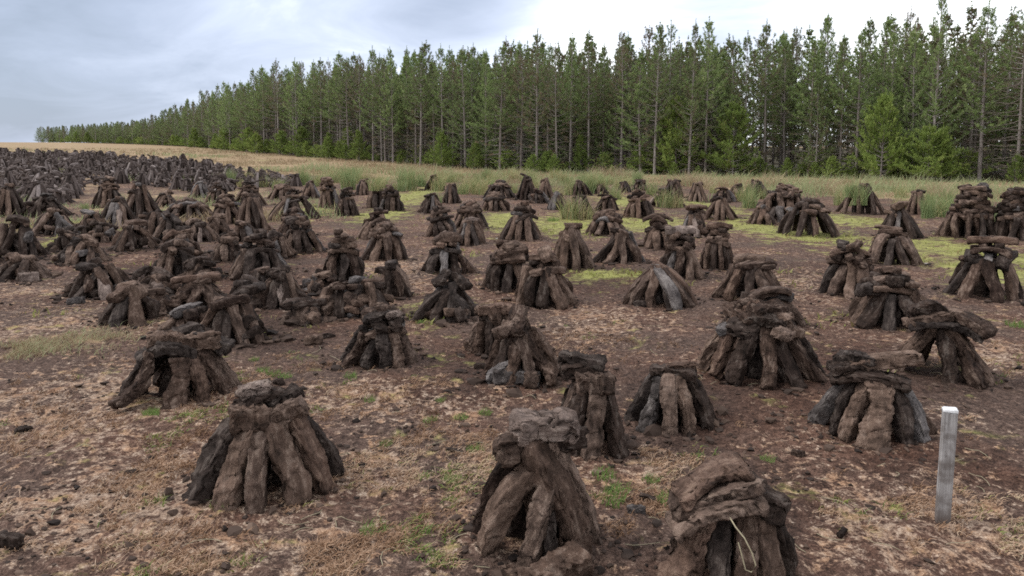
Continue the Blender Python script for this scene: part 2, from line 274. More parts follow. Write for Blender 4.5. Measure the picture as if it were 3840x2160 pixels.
LOOSE_SODS = [(-0.31, 3.84, 0.1), (0.54, 3.12, 0.08), (-1.99, 2.83, 0.1), (1.38, 2.98, 0.09), (1.49, 3.75, 0.07), (-2.79, 4.13, 0.06), (2.66, 7.66, 0.08), (11.7, 28.38, 0.2), (14.18, 27.87, 0.15), (-0.21, 5.28, 0.1), (-4.55, 7.66, 0.12), (-1.61, 5.01, 0.06), (0.64, 3.28, 0.08), (-0.32, 5.93, 0.14), (-0.84, 5.54, 0.09), (-1.59, 6.26, 0.12), (-1.64, 6.06, 0.1), (1.29, 7.37, 0.1), (2.31, 9.67, 0.06)]
STAKE = [(1.85, 3.07)]
SMALL_STAKE = [(-15.37, 24.66)]
TREE_FRONT = [(40, 20), (30, 27), (24, 33.5), (18.8, 38.5), (14.2, 42.5), (9, 43.5), (4.7, 45.5), (-1, 50), (-7.5, 56.5), (-18, 69.5),
              (-27, 80), (-38, 98), (-50, 118), (-64, 138), (-80, 156), (-98, 172), (-118, 190), (-125, 196)]


# ------------------------------------------------------------------ numeric helpers
def hash3(ix, iy, iz, seed):
    h = (ix.astype(np.int64) * 374761393 + iy.astype(np.int64) * 668265263 + iz.astype(np.int64) * 2147483647
         + seed * 1274126177) & 0xffffffff
    h = ((h ^ (h >> 13)) * 1274126177) & 0xffffffff
    h = ((h ^ (h >> 16)) * 2246822519) & 0xffffffff
    return ((h ^ (h >> 15)) & 0xffffff) / float(0xffffff)


def vnoise(p, seed=0):
    f = np.floor(p)
    t = p - f
    t = t * t * (3 - 2 * t)
    i = f.astype(np.int64)
    out = 0
    for a in (0, 1):
        for b in (0, 1):
            for c in (0, 1):
                w = (t[:, 0] if a else 1 - t[:, 0]) * (t[:, 1] if b else 1 - t[:, 1]) * (t[:, 2] if c else 1 - t[:, 2])
                out = out + w * hash3(i[:, 0] + a, i[:, 1] + b, i[:, 2] + c, seed)
    return out * 2 - 1


def fbm(p, seed=0, octv=3):
    s = 0
    a = 1.0
    for o in range(octv):
        s = s + a * vnoise(p * (2 ** o), seed + o * 17)
        a *= 0.5
    return s


def noise2(x, y, f, seed, octv=3):
    return fbm(np.stack([x * f, y * f, np.zeros_like(x)], 1), seed, octv)


def sstep(a, b, x):
    t = np.clip((x - a) / (b - a), 0, 1)
    return t * t * (3 - 2 * t)


def ramp_h(x, y):
    return np.interp(0.6 * y - 0.8 * x, [-1e4, 28, 70, 120, 190, 230, 1e4], [0, 0, 1.05, 1.85, 2.85, 3.0, 3.0])


def ground_h(x, y):
    x = np.asarray(x, float).ravel()
    y = np.asarray(y, float).ravel()
    r = np.hypot(x, y)
    h = ramp_h(x, y)
    near = 1 - sstep(25, 60, r)
    h = h + noise2(x, y, 0.45, 3, 2) * 0.028 * near
    h = h + noise2(x, y, 2.6, 5, 2) * 0.014 * near
    n = 1 - sstep(9, 16, r)
    h = h + np.maximum(noise2(x, y, 11.0, 8, 3), -0.3) * 0.017 * n
    return h


def gz(x, y):
    return float(ground_h([x], [y])[0])


def polar_edge(pts):
    a = np.array([math.atan2(p[0], p[1]) for p in pts])
    r = np.array([math.hypot(*p[:2]) for p in pts])
    o = np.argsort(a)
    return a[o], r[o]


BOG_A, BOG_R = polar_edge(BOG_EDGE)
TR_A, TR_R = polar_edge(TREE_FRONT)


def bog_r(az): return np.interp(az, BOG_A, BOG_R)
def tree_r(az): return np.interp(az, TR_A, TR_R)


def zone_mask(zones, x, y):
    m = np.zeros_like(x)
    for (cx, cy, rx, ry) in zones:
        q = ((x - cx) / rx) ** 2 + ((y - cy) / ry) ** 2
        m = np.maximum(m, np.exp(-q * 0.9))
    return m


# ------------------------------------------------------------------ object helpers
def mesh_np(name, V, F, mats=(), attrs=None, smooth=True, mat_idx=None):
    V = np.ascontiguousarray(V, dtype=np.float32)
    F = np.ascontiguousarray(F, dtype=np.int32)
    me = bpy.data.meshes.new(name)
    nf, k = F.shape
    me.vertices.add(len(V))
    me.vertices.foreach_set('co', V.ravel())
    me.loops.add(nf * k)
    me.loops.foreach_set('vertex_index', F.ravel())
    me.polygons.add(nf)
    me.polygons.foreach_set('loop_start', np.arange(0, nf * k, k, dtype=np.int32))
    me.polygons.foreach_set('use_smooth', np.full(nf, smooth, dtype=bool))
    if mat_idx is not None:
        me.polygons.foreach_set('material_index', np.asarray(mat_idx, dtype=np.int32))
    for m in mats:
        me.materials.append(m)
    if attrs:
        for an, av in attrs.items():
            a = me.attributes.new(an, 'FLOAT', 'POINT')
            a.data.foreach_set('value', np.asarray(av, dtype=np.float32))
    me.update()
    me.validate()
    return me


def obj(name, me, parent=None, mat=None, loc=None):
    o = bpy.data.objects.new(name, me)
    COL.objects.link(o)
    if parent is not None:
        o.parent = parent
    if mat is not None:
        o.matrix_local = mat
    elif loc is not None:
        o.location = loc
    return o


def tag(o, label=None, cat=None, group=None, kind=None):
    if label: o['label'] = label
    if cat: o['category'] = cat
    if group: o['group'] = group
    if kind: o['kind'] = kind
    return o


def join_np(parts):
    """parts: list of (V, F, attr) -> one (V, F, attr)"""
    Vs, Fs, As = [], [], []
    off = 0
    for V, F, A in parts:
        Vs.append(V)
        Fs.append(F + off)
        As.append(A)
        off += len(V)
    return np.concatenate(Vs), np.concatenate(Fs), np.concatenate(As)


# ------------------------------------------------------------------ materials
def new_mat(name):
    m = bpy.data.materials.new(name)
    m.use_nodes = True
    return m, G(m.node_tree)


def turf_material(name, stops, fleck):
    m, g = new_mat(name)
    tc = g.n('ShaderNodeTexCoord')
    oi = g.n('ShaderNodeObjectInfo')
    off = g.n('ShaderNodeCombineXYZ', {0: g.math('MULTIPLY', oi.outputs['Random'], 31.0), 1: g.math('MULTIPLY', oi.outputs['Random'], 17.0),
                                       2: 0.0}).outputs[0]
    vec = g.n('ShaderNodeVectorMath', {0: tc.outputs['Object'], 1: off}, operation='ADD').outputs[0]
    st = g.n('ShaderNodeMapping', {0: vec, 3: (0.28, 1.0, 1.0)}).outputs[0]
    base = g.ramp(oi.outputs['Random'], stops)
    n1 = g.noise(vec, 8.0, 5.0, 0.62)
    n2 = g.noise(st, 26.0, 6.0, 0.68)
    n3 = g.noise(vec, 110.0, 3.0, 0.75)
    k = g.math('ADD', g.math('ADD', g.math('MULTIPLY', n1, 3.0), g.math('MULTIPLY', n2, 3.0)), g.math('MULTIPLY', n3, 0.7))
    k = g.math('MAXIMUM', g.math('SUBTRACT', k, 2.25), 0.2)
    kc = g.n('ShaderNodeCombineXYZ', {0: k, 1: k, 2: k}).outputs[0]
    col = g.mix(1.0, base, kc, 'MULTIPLY')
    crust = g.math('MULTIPLY', g.step(n2, 0.50, 0.60), g.step(n1, 0.44, 0.56))
    col = g.mix(g.math('MULTIPLY', crust, 0.72), col, g.mix(0.55, base, fleck))
    # pale dry fibres and crumbs caught in the peat
    fm = g.math('MULTIPLY', g.step(n3, 0.58, 0.70), g.step(n1, 0.36, 0.58))
    col = g.mix(g.math('MULTIPLY', fm, 0.5), col, fleck)
    bs = g.n('ShaderNodeBsdfPrincipled', {'Base Color': col, 'Roughness': 0.86})
    bs.inputs['Specular IOR Level'].default_value = 0.10
    hb = g.math('ADD', g.math('MULTIPLY', n2, 1.0), g.math('MULTIPLY', n3, 0.45))
    bp = g.n('ShaderNodeBump', {'Height': hb, 'Strength': 1.0, 'Distance': 0.022})
    g.set(bs.inputs['Normal'], bp.outputs[0])
    g.n('ShaderNodeOutputMaterial', {0: bs})
    return m


TURF = {
    'b': turf_material('turf_brown', [(0.0, (.033, .0205, .016)), (0.3, (.072, .046, .0345)), (0.6, (.112, .075, .057)), (0.85, (.053, .035, .0275)),
                                      (1.0, (.130, .090, .071))], (.30, .225, .18)),
    'd': turf_material('turf_dark', [(0.0, (.022, .0145, .0115)), (0.5, (.037, .0245, .0195)), (1.0, (.036, .028, .025))], (.17, .14, .12)),
    'g': turf_material('turf_grey', [(0.0, (.055, .046, .043)), (0.5, (.078, .066, .062)), (1.0, (.105, .093, .09))], (.3, .27, .25)),
    'p': turf_material('turf_pale', [(0.0, (.135, .10, .085)), (1.0, (.17, .13, .112))], (.4, .33, .28)),
    'r': turf_material('turf_reddish', [(0.0, (.075, .047, .035)), (1.0, (.098, .062, .047))], (.28, .2, .15)),
}
m, g = new_mat('turf_far')
oi = g.n('ShaderNodeObjectInfo')
tc = g.n('ShaderNodeTexCoord')
at = g.n('ShaderNodeAttribute', attribute_name='tint').outputs['Fac']
base = g.ramp(at, [(0.0, (.022, .016, .014)), (0.35, (.056, .042, .037)), (0.7, (.108, .086, .079)), (1.0, (.20, .168, .158))])
n1 = g.noise(tc.outputs['Object'], 22.0, 4.0, 0.65)
col = g.mix(1.0, base, g.ramp(n1, [(0.25, (.55, .55, .55)), (0.75, (1.5, 1.5, 1.5))]), 'MULTIPLY')
bs = g.n('ShaderNodeBsdfPrincipled', {'Base Color': col, 'Roughness': 0.9})
bs.inputs['Specular IOR Level'].default_value = 0.1
g.n('ShaderNodeOutputMaterial', {0: bs})
TURF_FAR = m


def blade_material(name, stops, rnd=0.3, trans=0.3):
    """thin leaves: colour from the blade's own tint value plus a little per-object change"""
    m, g = new_mat(name)
    at = g.n('ShaderNodeAttribute', attribute_name='tint').outputs['Fac']
    oi = g.n('ShaderNodeObjectInfo').outputs['Random']
    t = g.math('ADD', at, g.math('MULTIPLY', g.math('SUBTRACT', oi, 0.5), rnd), clamp=True)
    col = g.ramp(t, stops)
    df = g.n('ShaderNodeBsdfPrincipled', {'Base Color': col, 'Roughness': 0.7})
    df.inputs['Specular IOR Level'].default_value = 0.2
    tr = g.n('ShaderNodeBsdfTranslucent', {0: col})
    mx = g.n('ShaderNodeMixShader', {0: trans, 1: df, 2: tr})
    g.n('ShaderNodeOutputMaterial', {0: mx})
    return m


NEEDLE = blade_material('pine_needles', [(0.0, (.19, .135, .09)), (0.16, (.18, .15, .095)), (0.32, (.145, .165, .075)), (0.6, (.175, .245, .088)),
                                         (0.85, (.255, .33, .12)), (1.0, (.33, .37, .18))], 0.45, 0.35)
YOUNG = blade_material('young_needles', [(0.0, (.19, .16, .06)), (0.3, (.14, .195, .052)), (0.7, (.215, .285, .068)), (1.0, (.32, .37, .11))], 0.4, 0.38)
RUSH = blade_material('rush_stems', [(0.0, (.40, .32, .17)), (0.3, (.24, .26, .11)), (0.65, (.15, .215, .085)), (1.0, (.27, .33, .16))], 0.25, 0.2)
DRYGRASS = blade_material('dry_grass', [(0.0, (.20, .13, .075)), (0.5, (.31, .235, .145)), (0.8, (.40, .33, .215)), (1.0, (.23, .30, .135))], 0.1, 0.25)
LITTER = blade_material('bog_litter', [(0.0, (.10, .058, .036)), (0.3, (.22, .125, .072)), (0.6, (.36, .235, .155)), (0.8, (.47, .35, .25)),
                                       (0.9, (.20, .20, .055)), (1.0, (.11, .17, .04))], 0.0, 0.15)
GREEN = blade_material('green_grass', [(0.0, (.22, .17, .07)), (0.4, (.13, .19, .05)), (1.0, (.16, .27, .07))], 0.2, 0.3)

m, g = new_mat('pine_bark')
tc = g.n('ShaderNodeTexCoord')
n1 = g.noise(g.n('ShaderNodeMapping', {0: tc.outputs['Object'], 3: (1, 1, 0.2)}).outputs[0], 9.0, 4.0, 0.6)
oi = g.n('ShaderNodeObjectInfo').outputs['Random']
col = g.ramp(n1, [(0.25, (.12, .10, .088)), (0.5, (.24, .21, .19)), (0.75, (.36, .33, .31))])
col = g.mix(g.math('MULTIPLY', oi, 0.6), col, (.12, .095, .08))
bs = g.n('ShaderNodeBsdfPrincipled', {'Base Color': col, 'Roughness': 0.85})
g.n('ShaderNodeOutputMaterial', {0: bs})
BARK = m
m, g = new_mat('dead_twig')
oi = g.n('ShaderNodeObjectInfo').outputs['Random']
col = g.ramp(oi, [(0.0, (.10, .078, .066)), (0.6, (.15, .122, .105)), (1.0, (.21, .185, .165))])
bs = g.n('ShaderNodeBsdfPrincipled', {'Base Color': col, 'Roughness': 0.9})
g.n('ShaderNodeOutputMaterial', {0: bs})
TWIG = m

# ground
m, g = new_mat('bog_ground')
pos = g.n('ShaderNodeNewGeometry').outputs['Position']
A = lambda nm: g.n('ShaderNodeAttribute', attribute_name=nm).outputs['Fac']
nA = g.noise(pos, 0.8, 5.0, 0.6)
nB = g.noise(pos, 6.0, 6.0, 0.68, 0.4)
nC = g.noise(pos, 26.0, 5.0, 0.7)
nD = g.noise(pos, 90.0, 3.0, 0.7)
st = g.n('ShaderNodeMapping', {0: pos, 3: (0.25, 1.0, 1.0)}).outputs[0]
nE = g.noise(st, 1.1, 6.0, 0.65)
pm = g.math('ADD', g.math('MULTIPLY', nB, 0.65), g.math('MULTIPLY', nC, 0.35))
nF = g.noise(pos, 15.0, 5.0, 0.7, 0.2)
pf = g.math('ADD', g.math('MULTIPLY', nC, 0.55), g.math('MULTIPLY', nD, 0.45))
peat = g.ramp(pf, [(0.35, (.016, .011, .009)), (0.45, (.052, .033, .026)), (0.54, (.105, .068, .053)), (0.64, (.17, .118, .094)), (0.76, (.31, .24, .20))])
peat = g.mix(g.step(nA, 0.40, 0.62), peat, g.mix(1.0, peat, (1.20, 1.02, .92), 'MULTIPLY'))
straw = g.ramp(pf, [(0.32, (.075, .048, .036)), (0.43, (.17, .112, .083)), (0.54, (.32, .235, .175)), (0.66, (.54, .44, .35))])
straw = g.mix(g.step(nB, 0.45, 0.65), straw, g.mix(1.0, straw, (1.02, .84, .70), 'MULTIPLY'))
sm = g.math('ADD', g.math('MULTIPLY', nF, 0.75), g.math('MULTIPLY', nC, 0.45))
sm = g.math('ADD', sm, g.math('ADD', g.math('MULTIPLY', nB, 0.45), g.math('ADD', g.math('MULTIPLY', nD, 0.22), g.math('MULTIPLY', nA, 0.40))))
sm = g.math('ADD', sm, g.math('SUBTRACT', g.math('MULTIPLY', A('straw'), 0.115), g.math('MULTIPLY', A('bare'), 0.075)))
peat = g.mix(g.math('MULTIPLY', g.step(g.math('ADD', A('bare'), g.math('MULTIPLY', g.math('SUBTRACT', nB, 0.5), 1.2)), 0.25, 0.75), .75), peat, g.mix(1.0, peat, (.60, .56, .55), 'MULTIPLY'))
col = g.mix(g.math('MULTIPLY', g.step(sm, 1.17, 1.30), 0.92), peat, straw)
moss = g.ramp(g.math('ADD', g.math('MULTIPLY', nB, 0.5), g.math('MULTIPLY', nC, 0.5)),
              [(0.3, (.085, .085, .025)), (0.45, (.19, .19, .06)), (0.6, (.31, .31, .10)), (0.75, (.40, .37, .17))])
mm = g.math('ADD', g.math('MULTIPLY', A('moss'), 0.62), g.math('MULTIPLY', nB, 1.3))
nG = g.noise(pos, 2.4, 4.0, 0.65, 0.6)
mm = g.math('ADD', mm, g.math('MULTIPLY', nG, 1.5))
col = g.mix(g.math('MULTIPLY', g.step(mm, 1.55, 2.0), .88), col, moss)
dry = g.ramp(g.math('ADD', g.math('MULTIPLY', nE, 0.6), g.math('MULTIPLY', nB, 0.4)),
             [(0.3, (.13, .083, .05)), (0.45, (.23, .155, .095)), (0.6, (.32, .235, .145)), (0.75, (.40, .32, .205))])
dry = g.mix(g.math('MULTIPLY', g.step(nA, 0.5, 0.68), 0.5), dry, (.21, .22, .08))
gm = g.math('ADD', A('grassy'), g.math('MULTIPLY', g.math('SUBTRACT', nB, 0.5), 1.1))
col = g.mix(g.step(gm, 0.35, 0.65), col, dry)
fl = g.ramp(nB, [(0.3, (.028, .022, .014)), (0.6, (.06, .05, .025)), (0.8, (.07, .085, .03))])
col = g.mix(A('forest'), col, fl)
bs = g.n('ShaderNodeBsdfPrincipled', {'Base Color': col, 'Roughness': 0.9})
bs.inputs['Specular IOR Level'].default_value = 0.12
hb = g.math('ADD', g.math('MULTIPLY', nB, 1.0), g.math('ADD', g.math('MULTIPLY', nC, 0.55), g.math('MULTIPLY', nD, 0.2)))
bp = g.n('ShaderNodeBump', {'Height': hb, 'Strength': 0.9, 'Distance': 0.05})
g.set(bs.inputs['Normal'], bp.outputs[0])
g.n('ShaderNodeOutputMaterial', {0: bs})
GROUND = m

# ------------------------------------------------------------------ ground sheet
az_f = np.linspace(R_(-46), R_(46), 430)
az_b = np.linspace(R_(46), R_(314), 70)[1:-1]
az = np.concatenate([az_f, az_b])
rr = [0.6]
while rr[-1] < 70: rr.append(rr[-1] * 1.0105)
while rr[-1] < 1800: rr.append(rr[-1] * 1.05)
rr = np.array(rr)
AZ, RR = np.meshgrid(az, rr)
X = (np.sin(AZ) * RR).ravel()
Y = (np.cos(AZ) * RR).ravel()
nr, na = AZ.shape
Z = ground_h(X, Y)
azw = (AZ.ravel() + math.pi) % (2 * math.pi) - math.pi
r = RR.ravel()
br, tr = bog_r(azw), tree_r(azw)
front = np.abs(azw) < R_(80)
wob = noise2(X, Y, 0.25, 31, 3) * 1.6
grassy = sstep(-1.2, 1.2, r - br + wob * np.clip(r / 40, .3, 2)) * front + (~front) * 0.5
lw = sstep(-3.0, -7.0, X + .12 * (Y - 16)) * sstep(14.5, 19, Y) * (.42 + .28 * noise2(X, Y, .6, 35, 2))
grassy = np.maximum(grassy, np.clip(lw, 0, 1))
grassy = np.maximum(grassy, .5 * zone_mask(OLIVE, X, Y))
forest = sstep(-0.5, 2.5, r - tr + wob) * front * (r < 400)
moss_a = zone_mask(MOSS, X, Y) * (1 - grassy)
straw_a = zone_mask(STRAW, X, Y)
bare_a = zone_mask(BAREPEAT, X, Y)
idx = np.arange(nr * na).reshape(nr, na)
nxt = np.roll(idx, -1, axis=1)
F = np.stack([idx[:-1], nxt[:-1], nxt[1:], idx[1:]], -1).reshape(-1, 4)[:, ::-1]
# close the small hole under the camera
c = len(X)
me = mesh_np('bog_ground', np.stack([X, Y, Z], 1), F, [GROUND],
             dict(grassy=grassy, forest=forest, moss=moss_a, straw=straw_a, bare=bare_a))
ground = tag(obj('ground', me), kind='structure')


# ------------------------------------------------------------------ sods of turf
def sod_geo(seed, L, W, T, ns, nr_, bend=0.05, amp=1.0, square=3.2):
    rng = np.random.RandomState(seed)
    ts = np.linspace(-0.5, 0.5, ns)
    ts = np.concatenate([[-0.5], ts, [0.5]])
    sc = np.ones(ns + 2)
    sc[0] = sc[-1] = 0.74
    sc[1] = sc[-2] = 0.97
    th = (np.arange(nr_) + 0.5) / nr_ * 2 * math.pi
    ce, se = np.cos(th), np.sin(th)
    e = 2.0 / square
    sx = np.sign(ce) * np.abs(ce) ** e
    sz = np.sign(se) * np.abs(se) ** e
    w_end = rng.uniform(.75, 1.05, 2)
    tw = rng.uniform(-.25, .25)
    side = rng.uniform(-.03, .03)
    V = []
    for t, s in zip(ts, sc):
        u = t + 0.5
        ww = (w_end[0] * (1 - u) + w_end[1] * u) * (1 + 0.12 * math.sin(u * 5 + seed))
        a = tw * t
        yy = sx * W * .5 * ww * s
        zz = sz * T * .5 * s * (1 + .1 * math.sin(u * 4 + seed * 2))
        y2 = yy * math.cos(a) - zz * math.sin(a)
        z2 = yy * math.sin(a) + zz * math.cos(a)
        ext = 0.012 if s < .8 else 0
        x = t * L + (np.sign(t) * ext)
        zb = -bend * ((2 * t) ** 2 - .33)
        yb = side * math.sin(t * 5)
        V.append(np.stack([np.full(nr_, x), y2 + yb, z2 + zb], 1))
    V = np.concatenate(V)
    n = len(ts)
    V = np.concatenate([V, [[-0.5 * L - .018, 0, -bend * .67], [0.5 * L + .018, 0, -bend * .67]]])
    q = V + seed * 3.17
    D = np.stack([fbm(q * 8, 1, 2), fbm(q * 8, 2, 2), fbm(q * 8, 3, 2)], 1) * 0.0075
    D += np.stack([fbm(q * np.array([13, 32, 32]), 4, 2), fbm(q * np.array([13, 32, 32]), 5, 2), fbm(q * np.array([13, 32, 32]), 6, 2)], 1) * 0.0085
    if nr_ > 12:
        f = np.array([38, 80, 80])
        D += np.stack([vnoise(q * f, 7), vnoise(q * f, 9), vnoise(q * f, 8)], 1) * 0.0080
    if nr_ > 20:
        f = np.array([90, 150, 150])
        D += np.stack([vnoise(q * f, 17), vnoise(q * f, 19), vnoise(q * f, 18)], 1) * 0.0042
        # torn lengthwise cracks
        cr = np.abs(vnoise(q * np.array([9, 34, 34]), 23))
        rad = V * np.array([0, 1, 1]) / (np.linalg.norm(V * np.array([0, 1, 1]), axis=1)[:, None] + 1e-6)
        D -= rad * (np.clip(.17 - cr, 0, 1) * 0.12)[:, None]
    V = V + D * amp
    F = []
    for i in range(n - 1):
        a = np.arange(nr_) + i * nr_
        b = np.roll(a, -1)
        F.append(np.stack([a, a + nr_, b + nr_], 1))
        F.append(np.stack([a, b + nr_, b], 1))
    a = np.arange(nr_)
    b = np.roll(a, -1)
    F.append(np.stack([a, b, np.full(nr_, n * nr_)], 1))
    a = a + (n - 1) * nr_
    b = b + (n - 1) * nr_
    F.append(np.stack([b, a, np.full(nr_, n * nr_ + 1)], 1))
    F = np.concatenate(F)
    return V, F


DIM = {'long': (.38, .12, .10), 'slab': (.36, .20, .065), 'lump': (.17, .13, .11)}
NVAR = {'long': 10, 'slab': 6, 'lump': 6}
LODS = {'hi': (44, 32), 'mid': (20, 16), 'lo': (11, 10), 'mini': (4, 6)}
SOD_NAME = {'long': 'turf_sod', 'slab': 'turf_slab', 'lump': 'turf_lump'}
_geo, _sodmesh = {}, {}


def sod_np(kind, var, lod):
    k = (kind, var, lod)
    if k not in _geo:
        L, W, T = DIM[kind]
        ns, nr_ = LODS[lod]
        rng = random.Random(var * 7 + len(kind))
        bend = {'long': [.01, .02, .034, .045, .016, .028, .07, .038, .0, .10][var % 10], 'slab': [.01, .03, .05, .02, .04, .0][var % 6], 'lump': .01}[kind]
        _geo[k] = sod_geo(var * 11 + len(kind) * 101, L, W, T, ns, nr_, bend, 1.0 if kind != 'lump' else 1.3, rng.choice([4.5, 6.0, 8.0]))
    return _geo[k]


def sod_mesh(kind, var, lod, tone):
    k = (kind, var, lod, tone)
    if k not in _sodmesh:
        V, F = sod_np(kind, var, lod)
        _sodmesh[k] = mesh_np(SOD_NAME[kind], V, F, [TURF[tone]])
    return _sodmesh[k]


def frame(ex, hint, center, sx, sy, sz):
    ex = ex.normalized()
    ey = hint.cross(ex)
    if ey.length < 1e-5:
        ey = Vector((0, 1, 0)).cross(ex)
    ey.normalize()
    ez = ex.cross(ey)
    M = Matrix.Identity(4)
    for i in range(3):
        M[i][0], M[i][1], M[i][2], M[i][3] = ex[i] * sx, ey[i] * sy, ez[i] * sz, center[i]
    return M


class Stack:
    def __init__(self, seed):
        self.rng = random.Random(seed)
        self.items = []                                   # (kind, var, matrix, tone or None)

    def lean(self, b, t, W, T, kind='long', var=None, tone=None, out=None, flip=False):
        b, t = Vector(b), Vector(t)
        L0, W0, T0 = DIM[kind]
        c = (b + t) / 2
        T *= .80
        W *= getattr(self, 'wk', 1.0)
        hint = Vector(out) if out is not None else Vector((b.x, b.y, 0)) + Vector((0, 0, .25))
        if flip: hint = -hint
        var = self.rng.randrange(NVAR[kind]) if var is None else var
        M = frame(t - b, hint, c, (t - b).length / L0, W / W0, T / T0)
        self.items.append((kind, var, M, tone))

    def lay(self, c, yaw, L, W, T, kind='long', pitch=0., roll=0., var=None, tone=None):
        L0, W0, T0 = DIM[kind]
        ex = Vector((math.cos(yaw) * math.cos(pitch), math.sin(yaw) * math.cos(pitch), math.sin(pitch)))
        hint = Vector((-math.sin(yaw) * math.sin(roll), math.cos(yaw) * math.sin(roll), math.cos(roll)))
        var = self.rng.randrange(NVAR[kind]) if var is None else var
        self.items.append((kind, var, frame(ex, hint, Vector(c), L / L0, W / W0, T / T0), tone))

    def ring(self, n, R, rt, z0, zt, W, T, jit=.12, skip=()):
        r = self.rng
        ph = r.uniform(0, 6.28)
        for i in range(n):
            if i in skip: continue
            a = ph + (i + r.uniform(-jit, jit) * 1.2) * 2 * math.pi / n
            R2 = R * r.uniform(.86, 1.08)
            rt2 = rt * r.uniform(.8, 1.2)
            z2 = zt * r.uniform(.88, 1.1)
            a2 = a + r.uniform(-jit, jit) * 2.2
            self.lean((R2 * math.cos(a), R2 * math.sin(a), z0 + r.uniform(-.015, .02)), (rt2 * math.cos(a2), rt2 * math.sin(a2), z2),
                      W * r.uniform(.85, 1.2), T * r.uniform(.85, 1.15), flip=r.random() < .14)

    def core(self, R, z):
        r = self.rng
        for i in range(4):
            a = i * 1.57 + r.uniform(-.4, .4)
            self.lean((R * .3 * math.cos(a), R * .3 * math.sin(a), 0), (R * .1 * math.cos(a), R * .1 * math.sin(a), z * .95), .12, .11, tone='d')  # inner sods coloured dark, putting shade into the gaps between the outer ones

    def layers(self, z0, z1, rad, th=.06):
        r = self.rng
        n = max(1, round((z1 - z0) / th))
        th = (z1 - z0) / n
        yaw = r.uniform(-.5, .5)
        for k in range(n):
            f = k / max(1, n - 1) if n > 1 else .5
            cnt = 3 if f < .4 else 2 if f < .85 else r.choice([1, 2])
            L = min(.42, rad * 2.5) * (1 - .25 * f)
            for j in range(cnt):
                o = (j - (cnt - 1) / 2) * rad * .72
                yw = yaw + (1.57 if k % 2 else 0) + r.uniform(-.3, .3)
                cx, cy = -math.sin(yw) * o + r.uniform(-.02, .02), math.cos(yw) * o + r.uniform(-.02, .02)
                kind = r.choice(['long', 'long', 'long', 'slab', 'lump'])
                if kind == 'lump': L = .22
                self.lay((cx, cy, z0 + th * (k + .5)), yw, L * r.uniform(.8, 1.1), (.14 if kind == 'slab' else .11) * r.uniform(.85, 1.1),
                         th * r.uniform(.9, 1.2), kind, r.uniform(-.22, .22), r.uniform(-.3, .3))
        if r.random() < .5:
            self.lay((r.uniform(-.05, .05), r.uniform(-.05, .05), z1 + .02), r.uniform(0, 3), .15, .1, .07, 'lump')

    def heap(self, R, H, n):
        r = self.rng
        for i in range(n):
            a, q = r.uniform(0, 6.28), math.sqrt(r.random()) * .85
            z = H * (1 - q) * r.uniform(.5, .95)
            if r.random() < .5:
                self.lay((R * q * math.cos(a), R * q * math.sin(a), max(.04, z)), r.uniform(0, 3.1), r.uniform(.13, .22), r.uniform(.1, .15), r.uniform(.07, .12), 'lump',
                         r.uniform(-.5, .5), r.uniform(-.5, .5))
            else:
                self.lay((R * q * math.cos(a), R * q * math.sin(a), max(.05, z)), r.uniform(0, 3.1), r.uniform(.25, .36), r.uniform(.1, .13), r.uniform(.07, .1), 'long',
                         r.uniform(-.5, .5), r.uniform(-.5, .5))


